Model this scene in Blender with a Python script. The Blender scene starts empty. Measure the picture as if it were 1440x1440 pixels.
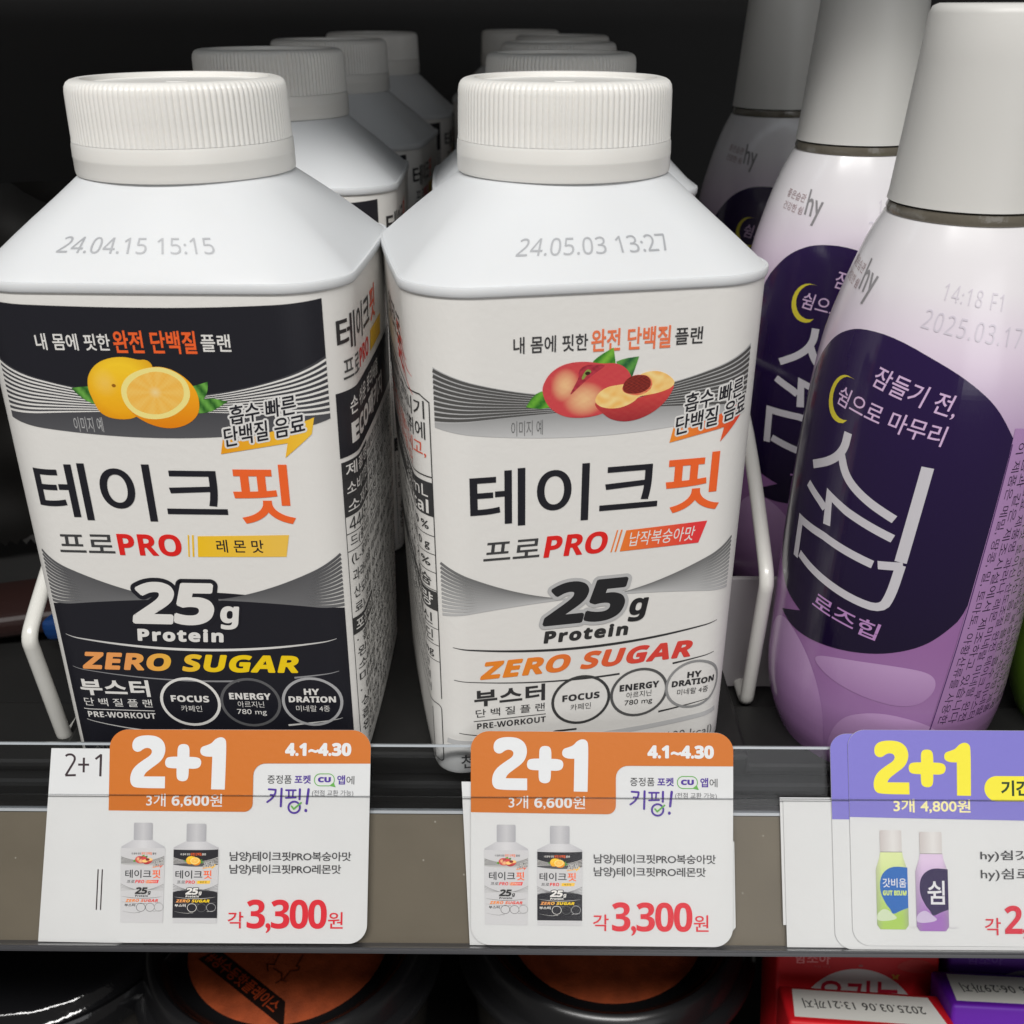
import bpy, bmesh, math, random
from mathutils import Vector, Matrix, Euler
from mathutils.geometry import tessellate_polygon
random.seed(7)
R = math.radians
scn = bpy.context.scene
C = scn.collection
# ------------------------------------------------------------------ camera
cam = bpy.data.cameras.new('camera')
cam.lens = 36.25; cam.sensor_width = 36; cam.clip_start = .005; cam.clip_end = 20
cam.dof.use_dof = True; cam.dof.focus_distance = .185; cam.dof.aperture_fstop = 36
co = bpy.data.objects.new('camera', cam); C.objects.link(co)
co.location = (0, 0, .135)
co.rotation_euler = (R(90 - 26.09), 0, R(.532))
scn.camera = co
# ------------------------------------------------------------------ world, lights, exposure
w = bpy.data.worlds.new('World'); scn.world = w; w.use_nodes = True
w.node_tree.nodes['Background'].inputs[0].default_value = (1, .955, .90, 1)
w.node_tree.nodes['Background'].inputs[1].default_value = .15
def area(name, loc, tgt, sx, sy, e, col):
    l = bpy.data.lights.new(name, 'AREA'); l.shape = 'RECTANGLE'; l.size = sx; l.size_y = sy
    l.energy = e; l.color = col
    o = bpy.data.objects.new(name, l); C.objects.link(o); o.location = loc
    o.rotation_euler = (Vector(tgt) - Vector(loc)).to_track_quat('-Z', 'Y').to_euler()
    return o
area('shelf_strip_light', (.0, .184, .226), (.0, .180, .0), .62, .008, .050, (.86, .94, 1))
area('store_ceiling_light', (-.15, -.95, 1.62), (0, .15, .06), 1.6, .16, 40, (1, .985, .96))
area('front_fill_light', (.5, -1.3, .38), (0, .15, .0), .9, .8, 3.2, (.97, .98, 1))  # added low fill, not a store fixture; lifts rear rows and lower shelf
vs = scn.view_settings
vs.view_transform = 'Standard'; vs.look = 'None'; vs.gamma = 1; vs.exposure = 0
scn.render.resolution_x = scn.render.resolution_y = 1024
scn.cycles.max_bounces = 10; scn.cycles.transparent_max_bounces = 16

# ------------------------------------------------------------------ helpers
def hexc(h):
    h = h.lstrip('#'); v = [int(h[i:i+2], 16)/255 for i in (0, 2, 4)]
    return tuple((c/12.92 if c <= .04045 else ((c+.055)/1.055)**2.4) for c in v)
def mix(a, b, t):
    t = max(0, min(1, t)); return tuple(a[i]*(1-t)+b[i]*t for i in range(3))
def mat(name, col, rough=.5, metal=0, spec=.5, bump=0, bscale=400, var=0, coat=0, attr=False, sss=0):
    m = bpy.data.materials.new(name); m.use_nodes = True; n = m.node_tree; b = n.nodes['Principled BSDF']
    b.inputs['Base Color'].default_value = (*col, 1); b.inputs['Roughness'].default_value = rough
    b.inputs['Metallic'].default_value = metal; b.inputs['Specular IOR Level'].default_value = spec
    b.inputs['Coat Weight'].default_value = coat; b.inputs['Coat Roughness'].default_value = .12
    if sss:
        b.inputs['Subsurface Weight'].default_value = sss; b.inputs['Subsurface Radius'].default_value = (1, .9, .8)
        b.inputs['Subsurface Scale'].default_value = .0015
    tc = n.nodes.new('ShaderNodeTexCoord')
    if attr:
        a = n.nodes.new('ShaderNodeAttribute'); a.attribute_name = 'Col'; src = a.outputs['Color']
    if var:
        nz = n.nodes.new('ShaderNodeTexNoise'); nz.inputs['Scale'].default_value = bscale*.12; nz.inputs['Detail'].default_value = 8
        n.links.new(tc.outputs['Object'], nz.inputs['Vector'])
        mr = n.nodes.new('ShaderNodeMapRange'); mr.inputs[1].default_value = .3; mr.inputs[2].default_value = .7
        mr.inputs[3].default_value = 1-var; mr.inputs[4].default_value = 1+var
        n.links.new(nz.outputs['Fac'], mr.inputs[0])
        mx = n.nodes.new('ShaderNodeMix'); mx.data_type = 'RGBA'; mx.blend_type = 'MULTIPLY'; mx.inputs[0].default_value = 1
        mx.inputs[6].default_value = (*col, 1)
        if attr: n.links.new(src, mx.inputs[6])
        n.links.new(mr.outputs[0], mx.inputs[7]); n.links.new(mx.outputs[2], b.inputs['Base Color'])
        r2 = n.nodes.new('ShaderNodeMapRange'); r2.inputs[3].default_value = rough*.85; r2.inputs[4].default_value = min(1, rough*1.2)
        n.links.new(nz.outputs['Fac'], r2.inputs[0]); n.links.new(r2.outputs[0], b.inputs['Roughness'])
    elif attr:
        n.links.new(src, b.inputs['Base Color'])
    if bump:
        nb = n.nodes.new('ShaderNodeTexNoise'); nb.inputs['Scale'].default_value = bscale; nb.inputs['Detail'].default_value = 4
        n.links.new(tc.outputs['Object'], nb.inputs['Vector'])
        bp = n.nodes.new('ShaderNodeBump'); bp.inputs['Strength'].default_value = bump; bp.inputs['Distance'].default_value = .0004
        n.links.new(nb.outputs['Fac'], bp.inputs['Height']); n.links.new(bp.outputs['Normal'], b.inputs['Normal'])
    return m
def clear(name, tint, gloss=1.0, rough=.08):
    m = bpy.data.materials.new(name); m.use_nodes = True; n = m.node_tree; n.nodes.clear()
    o = n.nodes.new('ShaderNodeOutputMaterial'); t = n.nodes.new('ShaderNodeBsdfTransparent'); t.inputs[0].default_value = (*tint, 1)
    g = n.nodes.new('ShaderNodeBsdfGlossy'); g.inputs['Roughness'].default_value = rough
    f = n.nodes.new('ShaderNodeFresnel'); f.inputs[0].default_value = 1.45
    mu = n.nodes.new('ShaderNodeMath'); mu.operation = 'MULTIPLY'; mu.inputs[1].default_value = gloss
    tc = n.nodes.new('ShaderNodeTexCoord'); nz = n.nodes.new('ShaderNodeTexNoise'); nz.inputs['Scale'].default_value = 60
    bp = n.nodes.new('ShaderNodeBump'); bp.inputs['Strength'].default_value = .08; bp.inputs['Distance'].default_value = .002
    n.links.new(tc.outputs['Object'], nz.inputs['Vector']); n.links.new(nz.outputs['Fac'], bp.inputs['Height'])
    n.links.new(bp.outputs['Normal'], g.inputs['Normal'])
    mx = n.nodes.new('ShaderNodeMixShader'); n.links.new(f.outputs[0], mu.inputs[0]); n.links.new(mu.outputs[0], mx.inputs[0])
    n.links.new(t.outputs[0], mx.inputs[1]); n.links.new(g.outputs[0], mx.inputs[2]); n.links.new(mx.outputs[0], o.inputs[0])
    return m

M = {}
M['carton'] = mat('white_carton', (.80, .785, .755), .42, bump=.10, bscale=900)
M['shoulder'] = mat('white_moulded_plastic', (.675, .69, .705), .42, spec=.25, bump=.10, bscale=160, sss=.15)
M['cap'] = mat('white_cap_plastic', (.78, .765, .73), .36, bump=.06, bscale=1500, sss=.2)
M['print'] = mat('label_ink', (1, 1, 1), .40, attr=True, bump=.06, bscale=900)
M['paper'] = mat('white_paper', (.67, .68, .685), .62, bump=.15, bscale=350, var=.02)
M['tagprint'] = mat('card_ink', (1, 1, 1), .5, attr=True, bump=.08, bscale=900)
M['sleeve'] = mat('glossy_sleeve', (1, 1, 1), .22, attr=True, bump=.03, bscale=300, coat=.25)
M['sleeveink'] = mat('sleeve_ink', (1, 1, 1), .16, attr=True, coat=.35, bump=.04, bscale=60)
M['screwcap'] = mat('satin_white_cap', (.62, .61, .585), .42, bump=.03, bscale=900)
M['ring'] = mat('clear_ring', (.13, .115, .09), .16, spec=.8, bump=.6, bscale=420)
M['railgrey'] = mat('grey_rail_metal', (.135, .115, .083), .5, metal=0, bump=.08, bscale=500, var=.10)
n_ = M['railgrey'].node_tree; b_ = n_.nodes['Principled BSDF']
vo = n_.nodes.new('ShaderNodeTexVoronoi'); vo.inputs['Scale'].default_value = 260
lt = n_.nodes.new('ShaderNodeMath'); lt.operation = 'LESS_THAN'; lt.inputs[1].default_value = .045
wn = n_.nodes.new('ShaderNodeMath'); wn.operation = 'MULTIPLY'; wn.inputs[1].default_value = .55
mx_ = n_.nodes.new('ShaderNodeMix'); mx_.data_type = 'RGBA'; mx_.inputs[7].default_value = (.42, .40, .35, 1)
src_ = b_.inputs['Base Color'].links[0].from_socket
tc_ = [q for q in n_.nodes if q.type == 'TEX_COORD'][0]
n_.links.new(tc_.outputs['Object'], vo.inputs['Vector']); n_.links.new(vo.outputs['Distance'], lt.inputs[0]); n_.links.new(lt.outputs[0], wn.inputs[0])
n_.links.new(wn.outputs[0], mx_.inputs[0]); n_.links.new(src_, mx_.inputs[6]); n_.links.new(mx_.outputs[2], b_.inputs['Base Color'])
M['dark'] = mat('dark_shelf_metal', (.012, .0118, .0115), .45, bump=.15, bscale=160, var=.2)
M['darker'] = mat('cooler_black', (.020, .020, .021), .6)
M['edge'] = mat('rail_edge', (.05, .05, .055), .3, spec=.6)
M['clear'] = clear('clear_plastic', (.90, .91, .92), .8, .05)
M['cover'] = clear('cover_plastic', (.985, .983, .98), .35, .12)
M['coveredge'] = clear('cover_edge_plastic', (.80, .81, .82), 1.0, .2)
M['clearedge'] = mat('clear_plastic_edge', (.42, .45, .48), .2, spec=.8)
M['wire'] = mat('white_coated_wire', (.68, .67, .63), .3, bump=.1, bscale=300, coat=.3)
M['acrylic'] = mat('white_acrylic', (.34, .32, .33), .45)
M['lid'] = mat('black_lid_plastic', (.010, .010, .011), .26, bump=.04, bscale=200)
M['glosslid'] = mat('glossy_black_foil', (.008, .008, .009), .10, bump=.9, bscale=130)
M['tub'] = mat('smoky_tub', (.035, .032, .028), .25, spec=.6, var=.3, bscale=300)
M['orange'] = mat('orange_film', (.33, .062, .018), .7, spec=.2, bump=.7, bscale=1800, var=.25)
M['red'] = mat('red_carton', (.60, .010, .016), .5, bump=.1, bscale=300, spec=.3)
M['purplebox'] = mat('purple_carton', (.12, .012, .36), .5, bump=.1, bscale=300, spec=.3)
M['pouch'] = mat('black_pouch', (.006, .0055, .005), .6, bump=.5, bscale=70, spec=.15)
M['redpack'] = mat('red_packet', (.014, .003, .002), .5, bump=.5, bscale=90)
M['bluepack'] = mat('blue_packet', (.004, .03, .12), .4)
M['green'] = mat('green_sleeve', (.13, .34, .035), .28, coat=.25, attr=True)

def link(o, parent=None):
    C.objects.link(o)
    if parent: o.parent = parent
    return o
def meshobj(name, verts, faces, m, parent=None, smooth=False, colors=None, edges=()):
    me = bpy.data.meshes.new(name); me.from_pydata([tuple(v) for v in verts], list(edges), faces)
    if smooth:
        me.polygons.foreach_set('use_smooth', [True]*len(me.polygons)); me.set_sharp_from_angle(angle=R(48))
    if colors is not None:
        at = me.color_attributes.new('Col', 'FLOAT_COLOR', 'POINT')
        at.data.foreach_set('color', [c for q in colors for c in (*q, 1)])
    me.materials.append(m); me.update()
    return link(bpy.data.objects.new(name, me), parent)
def empty(name, loc=(0, 0, 0), rz=0, label=None, cat=None, group=None):
    o = bpy.data.objects.new(name, None); C.objects.link(o); o.location = loc; o.rotation_euler = (0, 0, rz)
    o.empty_display_size = .01
    if label: o['label'] = label
    if cat: o['category'] = cat
    if group: o['group'] = group
    return o
def tag(o, label=None, cat=None, group=None, kind=None):
    for k, v in (('label', label), ('category', cat), ('group', group), ('kind', kind)):
        if v: o[k] = v
    return o
def copytree(o, parent=None):
    c = o.copy(); C.objects.link(c); c.parent = parent
    for ch in list(o.children): copytree(ch, c)
    return c
def loft(rings, close=True, cap0=False, cap1=False):
    n = len(rings[0]); V = [p for r in rings for p in r]; F = []
    for i in range(len(rings)-1):
        for j in range(n if close else n-1):
            k = (j+1) % n; F.append((i*n+j, i*n+k, (i+1)*n+k, (i+1)*n+j))
    if cap0: F.append(tuple(range(n))[::-1])
    if cap1: F.append(tuple((len(rings)-1)*n+j for j in range(n)))
    return V, F
def revolve(prof, n=96, fn=None):
    rings = []
    for i, (r, z) in enumerate(prof):
        rings.append([((r+(fn(i, j, n) if fn else 0))*math.cos(2*math.pi*j/n), (r+(fn(i, j, n) if fn else 0))*math.sin(2*math.pi*j/n), z) for j in range(n)])
    return loft(rings, True, True, True)
def box_bm(sx, sy, sz, bev=0, seg=2, c=(0, 0, 0)):
    bm = bmesh.new(); bmesh.ops.create_cube(bm, size=1)
    for v in bm.verts: v.co = Vector((v.co.x*sx+c[0], v.co.y*sy+c[1], v.co.z*sz+c[2]))
    if bev: bmesh.ops.bevel(bm, geom=bm.edges[:], offset=bev, segments=seg, profile=.5, affect='EDGES')
    return bm
def bmobj(name, bm, m, parent=None, smooth=False):
    me = bpy.data.meshes.new(name); bm.to_mesh(me); bm.free()
    if smooth: me.polygons.foreach_set('use_smooth', [True]*len(me.polygons))
    me.materials.append(m); return link(bpy.data.objects.new(name, me), parent)
def tube(pts, rad, n=12, flat=1.0):
    pts = [Vector(p) for p in pts]; rings = []
    up0 = Vector((1, 0, 0))
    for i, p in enumerate(pts):
        d = (pts[min(i+1, len(pts)-1)]-pts[max(i-1, 0)]).normalized()
        a = up0 - d*up0.dot(d)
        if a.length < 1e-4: a = Vector((0, 1, 0)) - d*d.y
        a.normalize(); b = d.cross(a)
        rings.append([tuple(p + a*rad*flat*math.cos(2*math.pi*j/n) + b*rad*math.sin(2*math.pi*j/n)) for j in range(n)])
    return loft(rings, True, True, True)
def smoothpath(pts, it=3):
    for _ in range(it):
        q = [pts[0]]
        for a, b in zip(pts[:-1], pts[1:]):
            q.append(tuple(a[i]*.75+b[i]*.25 for i in range(len(a)))); q.append(tuple(a[i]*.25+b[i]*.75 for i in range(len(a))))
        q.append(pts[-1]); pts = q
    return pts
def chaikin(pts, it=2, sharp=()):
    # closed outline rounding, corners listed in sharp stay
    P = [(p, i in sharp) for i, p in enumerate(pts)]
    for _ in range(it):
        q = []; n = len(P)
        for i in range(n):
            (a, sa), (b, sb) = P[i], P[(i+1) % n]
            if sa: q.append((a, True))
            if not sa: q.append(((a[0]*.75+b[0]*.25, a[1]*.75+b[1]*.25), False))
            if not sb: q.append(((a[0]*.25+b[0]*.75, a[1]*.25+b[1]*.75), False))
        P = q
    return [p for p, s in P]

# ------------------------------------------------------------------ flat print: 2-D artwork wrapped on a surface
_tc = {}
def mb(t, cap=0x1D5D4, low=0x1D5EE, dig=0x1D7EC):
    # letters and digits of the bolder sans-serif alphabet of the built-in font
    return ''.join(chr(cap+ord(c)-65) if 'A' <= c <= 'Z' else chr(low+ord(c)-97) if 'a' <= c <= 'z' else chr(dig+int(c)) if c in '0123456789' else c for c in t)
def ms(t): return mb(t, 0x1D5A0, 0x1D5BA, 0x1D7E2)
def textmesh(s, off, sp, res=3):
    k = (s, off, sp, res)
    if k not in _tc:
        c = bpy.data.curves.new('t', 'FONT'); c.body = s; c.offset = off; c.resolution_u = res; c.space_character = sp
        o = bpy.data.objects.new('t', c); C.objects.link(o)
        dg = bpy.context.evaluated_depsgraph_get(); me = bpy.data.meshes.new_from_object(o.evaluated_get(dg))
        vv = [(v.co.x, v.co.y) for v in me.vertices]; ff = [tuple(p.vertices) for p in me.polygons]
        bpy.data.objects.remove(o); bpy.data.curves.remove(c); bpy.data.meshes.remove(me)
        xs = [p[0] for p in vv]; ys = [p[1] for p in vv]
        _tc[k] = (vv, ff, min(xs), max(xs), min(ys), max(ys))
    return _tc[k]
class Print:
    def __init__(s):
        s.bm = bmesh.new(); s.cl = s.bm.verts.layers.float_color.new('Col'); s.T = lambda x, y: (x, y); s.L0 = 0; s.n = 0
    def raw(s, vv, ff, col, L, step=None):
        """vv in artwork space; col a colour or a function of artwork position"""
        L = L + s.L0
        if step and callable(col):
            b = bmesh.new(); vs_ = [b.verts.new((x, y, 0)) for x, y in vv]
            for f in ff:
                try: b.faces.new([vs_[i] for i in f])
                except ValueError: pass
            xs = [p[0] for p in vv]; ys = [p[1] for p in vv]
            cut(b, 0, min(xs), max(xs), step); cut(b, 1, min(ys), max(ys), step)
            b.verts.index_update()
            vv = [(v.co.x, v.co.y) for v in b.verts]; ff = [tuple(v.index for v in f.verts) for f in b.faces]; b.free()
        nv = []
        for x, y in vv:
            c = col(x, y) if callable(col) else col
            X, Y = s.T(x, y); v = s.bm.verts.new((X, Y, L)); v[s.cl] = (*c, 1); nv.append(v)
        for f in ff:
            try: s.bm.faces.new([nv[i] for i in f])
            except ValueError: pass
    def poly(s, pts, col, L=0, step=None, holes=()):
        loops = [[Vector((x, y, 0)) for x, y in pts]] + [[Vector((x, y, 0)) for x, y in h] for h in holes]
        tr = tessellate_polygon(loops); vv = [(v.x, v.y) for l in loops for v in l]
        s.raw(vv, [tuple(t) for t in tr], col, L, step)
    def ell(s, cx, cy, rx, ry, col, L=0, rot=0, n=40, step=None, a0=0, a1=360):
        full = a1-a0 >= 360
        pts = [(rx*math.cos(R(a0+(a1-a0)*i/n)), ry*math.sin(R(a0+(a1-a0)*i/n))) for i in range(n if full else n+1)]
        c, d = math.cos(R(rot)), math.sin(R(rot))
        s.poly([(cx+x*c-y*d, cy+x*d+y*c) for x, y in pts], col, L, step)
    def stroke(s, pts, w, col, L=0, closed=False, cap='butt', taper=None):
        n = len(pts); A = []; B = []
        for i, p in enumerate(pts):
            if closed: a, b = pts[i-1], pts[(i+1) % n]
            else: a, b = pts[max(i-1, 0)], pts[min(i+1, n-1)]
            d1 = (p[0]-a[0], p[1]-a[1]); d2 = (b[0]-p[0], b[1]-p[1])
            l1 = math.hypot(*d1) or 1; l2 = math.hypot(*d2) or 1
            if l1 == 1 and d1 == (0, 0): d1 = d2; l1 = l2
            if d2 == (0, 0): d2 = d1; l2 = l1
            n1 = (-d1[1]/l1, d1[0]/l1); n2 = (-d2[1]/l2, d2[0]/l2)
            m = (n1[0]+n2[0], n1[1]+n2[1]); q = m[0]**2+m[1]**2
            k = min(2/q if q > 1e-6 else 1, 1.6)
            ww = (w(i/(n-1)) if callable(w) else w)/2*k
            A.append((p[0]+m[0]*ww, p[1]+m[1]*ww)); B.append((p[0]-m[0]*ww, p[1]-m[1]*ww))
        vv = A+B; ff = [(i, (i+1) % n, n+(i+1) % n, n+i) for i in range(n if closed else n-1)]
        s.raw(vv, ff, col, L)
        if cap == 'round' and not callable(w):
            for p in (pts[0], pts[-1]): s.ell(p[0], p[1], w/2, w/2, col, L+.25, n=16)
    def text(s, t, x0, x1, y0, y1, col, L=1, off=.0, sp=1, shear=0, rot=0, halo=0, hcol=None, fat=0, res=3, hn=12):
        """ink box x0..x1, y0..y1"""
        vv, ff, a, b, c, d = textmesh(t, off, sp, res)
        sx = (x1-x0)/(b-a); sy = (y1-y0)/(d-c)
        def put(px, py, colr, LL, src=(vv, ff)):
            out = []
            for X, Y in src[0]:
                X = (X-a)*sx; Y = (Y-c)*sy
                X += Y*shear
                if rot: X, Y = X*math.cos(R(rot))-Y*math.sin(R(rot)), X*math.sin(R(rot))+Y*math.cos(R(rot))
                out.append((x0+X+px, y0+Y+py))
            s.raw(out, src[1], colr, LL)
        if halo:
            for i in range(hn): put(halo*math.cos(i*2*math.pi/hn), halo*math.sin(i*2*math.pi/hn), hcol, L-1.6+i*.72/hn)
        if fat:
            for i in range(8): put(fat*math.cos(i*math.pi/4), fat*math.sin(i*math.pi/4), col, L-.30+i*.025)
        put(0, 0, col, L)
    def rrect(s, x0, x1, y0, y1, r, col, L=0, corners=(1, 1, 1, 1), n=8, step=None):
        s.poly(rr(x0, x1, y0, y1, r, corners, n), col, L, step)
    def build(s, name, surf, m, parent=None, cx=None, cy=None, base=.06, step=.010):
        bm = s.bm
        xs = [v.co.x for v in bm.verts]; ys = [v.co.y for v in bm.verts]
        if cx:
            for lo, hi, st in cx: cut(bm, 0, max(lo, min(xs)), min(hi, max(xs)), st)
        if cy: cut(bm, 1, min(ys), max(ys), cy)
        bm.verts.index_update()
        V = []; Cc = []
        for v in bm.verts:
            V.append(surf(v.co.x, v.co.y, base+v.co.z*step)); Cc.append(tuple(v[s.cl])[:3])
        F = [tuple(v.index for v in f.verts) for f in bm.faces]
        bm.free()
        return meshobj(name, V, F, m, parent, colors=Cc)
def cut(b, ax, lo, hi, st):
    no = (1, 0, 0) if ax == 0 else (0, 1, 0)
    k = math.floor(lo/st)+1
    while k*st < hi:
        p = (k*st, 0, 0) if ax == 0 else (0, k*st, 0)
        bmesh.ops.bisect_plane(b, geom=b.verts[:]+b.edges[:]+b.faces[:], plane_co=p, plane_no=no, dist=1e-6); k += 1
def rr(x0, x1, y0, y1, r, corners=(1, 1, 1, 1), n=8):
    P = []
    for (cx, cy, a), on in zip(((x1-r, y1-r, 0), (x0+r, y1-r, 90), (x0+r, y0+r, 180), (x1-r, y0+r, 270)), corners):
        if on: P += [(cx+r*math.cos(R(a+90*i/n)), cy+r*math.sin(R(a+90*i/n))) for i in range(n+1)]
        else: P.append((x1 if a in (0, 270) else x0, y1 if a in (0, 90) else y0))
    return P
def arc(x0, x1, ye, yc, n=24, yr=None):
    """curve through edge height ye at x0/x1 (yr at x1) and yc at the middle"""
    yr = ye if yr is None else yr; o = []
    for i in range(n+1):
        t = i/n*2-1; e = ye if t < 0 else yr; o.append((x0+(x1-x0)*i/n, yc+(e-yc)*t*t))
    return o
K = hexc
INK, WHT, GREY, ORA = (.012, .012, .018), (.80, .785, .755), (.12, .12, .125), hexc('F0602A')

# ------------------------------------------------------------------ the carton bottle (built in mm about its cap axis)
Q = 55.28
def section(u, a, ay, r, bow):
    L = 2*(a-r)+math.pi*r/2; s = a-r
    k = math.floor((u+Q/2)/Q); x_ = (u-k*Q)/Q*L; sg = 1 if x_ >= 0 else -1; x_ = abs(x_)
    if x_ <= s: x, y = x_, -a-bow*(1-(x_/a)**2)
    else:
        t = (x_-s)/r; x = s+r*math.sin(t); y = -(a-r)-r*math.cos(t)-bow*(1-(x/a)**2)*math.cos(t)
    x *= sg
    x, y = [(x, y), (-y, x), (-x, -y), (y, -x)][k % 4]
    return x, (y+a)/a*ay-27.0
def bodyc(u, v):
    f = max(0, min(1, v/97)); return section(u, 27.8+2.2*f, 24.5+2.5*f, 4.5+6.5*f, .5)
def body_surf(u, v, h):
    x, y = bodyc(u, v); x1, y1 = bodyc(u-.3, v); x2, y2 = bodyc(u+.3, v)
    dx, dy = x2-x1, y2-y1; l = math.hypot(dx, dy)
    return ((x+dy/l*h)/1e3, (y-dx/l*h)/1e3, v/1e3)
def shoulder_pt(u, s):
    x, y = section(u, 29.9, 26.9, 11, .5)
    k = math.floor((u+Q/2)/Q); w_ = u-k*Q; sg = 1 if w_ >= 0 else -1; w_ = abs(w_)
    an = (w_/19*31 if w_ <= 19 else 31+(w_-19)/8.64*14)*sg + k*90
    cx, cy = 16.9*math.sin(R(an)), -16.9*math.cos(R(an))
    e = s + .035*math.sin(math.pi*s)            # the slope swells a little
    return Vector((x+(cx-x)*s, y+(cy-y)*s, 97.1+13.6*(e)))/1e3
def shoulder_surf(u, s, h):
    p = shoulder_pt(u, s); a = shoulder_pt(u+.4, s)-p; b = shoulder_pt(u, s+.02)-p
    return p + a.cross(b).normalized()*h/1e3

def fruit_lemon(p, cx, cy):
    """cx, cy: middle of the two lemons"""
    def leaf(pts, L): p.poly(chaikin(pts, 2, (0,)), lambda x, y: mix(K('1F5A1E'), K('6FB04A'), .5+.5*math.sin(x*3+y*2)), L, .6)
    leaf([(cx-11.6, cy+.5), (cx-9.4, cy+.8), (cx-8, cy+.8), (cx-7.6, cy-2.4), (cx-9.4, cy-1.8), (cx-10.8, cy-.6)], 4)
    leaf([(cx+10.6, cy+1.8), (cx+8.7, cy+1.2), (cx+7.4, cy+.9), (cx+8, cy-2.4), (cx+9.3, cy-1.6), (cx+10.4, cy+.1)], 4)
    leaf([(cx+13.4, cy-1.5), (cx+10.6, cy-.8), (cx+8, cy-1.8), (cx+7.6, cy-3.6), (cx+10.2, cy-3.4), (cx+11.8, cy-2.5)], 4.3)
    Z = lambda x, y: (cx+(x-760)/52, cy-(y-370)/52)
    def sk(x, y):
        t = (y-cy+5)/11; c = mix(K('F4A60C'), K('FFD62E'), t); d = math.hypot((x-cx+6.0)/2.2, (y-cy-1.5)/2.6)
        e = math.hypot((x-cx+3.4)/5.6, (y-cy-.5)/5.4)
        return mix(mix(K('F6D078'), c, .55+.45*min(1, d)), K('D27C04'), max(0, e-.75)*1.1)
    back = [(300, 300), (318, 235), (370, 160), (450, 105), (550, 76), (640, 70), (720, 84), (765, 97), (820, 90), (862, 118), (874, 165), (860, 300), (760, 520), (660, 600), (560, 618), (450, 608), (380, 575), (340, 520), (318, 440), (300, 370)]
    p.poly([Z(*q) for q in chaikin(back, 3)], sk, 5, .5)
    p.ell(*Z(520, 318), .35, .3, K('9A6410'), 5.6, n=10)
    front = [(570, 400), (580, 320), (640, 240), (740, 185), (860, 152), (960, 152), (1060, 190), (1150, 262), (1205, 350), (1222, 450), (1200, 560), (1120, 640), (1010, 685), (900, 692), (790, 665), (680, 605), (600, 520)]
    p.poly([Z(*q) for q in chaikin(front, 3)], lambda x, y: mix(K('E98606'), K('FFB41E'), (y-cy+6)/8), 6, .6)
    p.poly([Z(*q) for q in chaikin([(568, 400), (582, 318), (642, 238), (742, 184), (862, 154), (960, 156), (1060, 196), (1130, 262), (1156, 350), (1140, 440), (1070, 520), (970, 585), (850, 612), (740, 606), (650, 565), (590, 490)], 3)], K('F6E78E'), 6.8)
    fx, fy = Z(860, 372)
    def pulp(x, y):
        dx, dy = x-fx, y-fy; a = math.atan2(dy, dx); d = math.hypot(dx, dy)
        k = .5+.5*math.cos(a*10); c = mix(K('F6B236'), K('FBD474'), .35+.25*k+.15*math.sin(x*9)*math.sin(y*8))
        return mix(K('F8DC9A'), c, min(1, d/1.1))
    p.poly([Z(*q) for q in chaikin([(615, 410), (625, 335), (700, 255), (800, 208), (900, 188), (1000, 212), (1080, 265), (1106, 340), (1090, 430), (1010, 510), (900, 562), (790, 568), (690, 535), (635, 480)], 3)], pulp, 7.5, .3)
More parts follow.
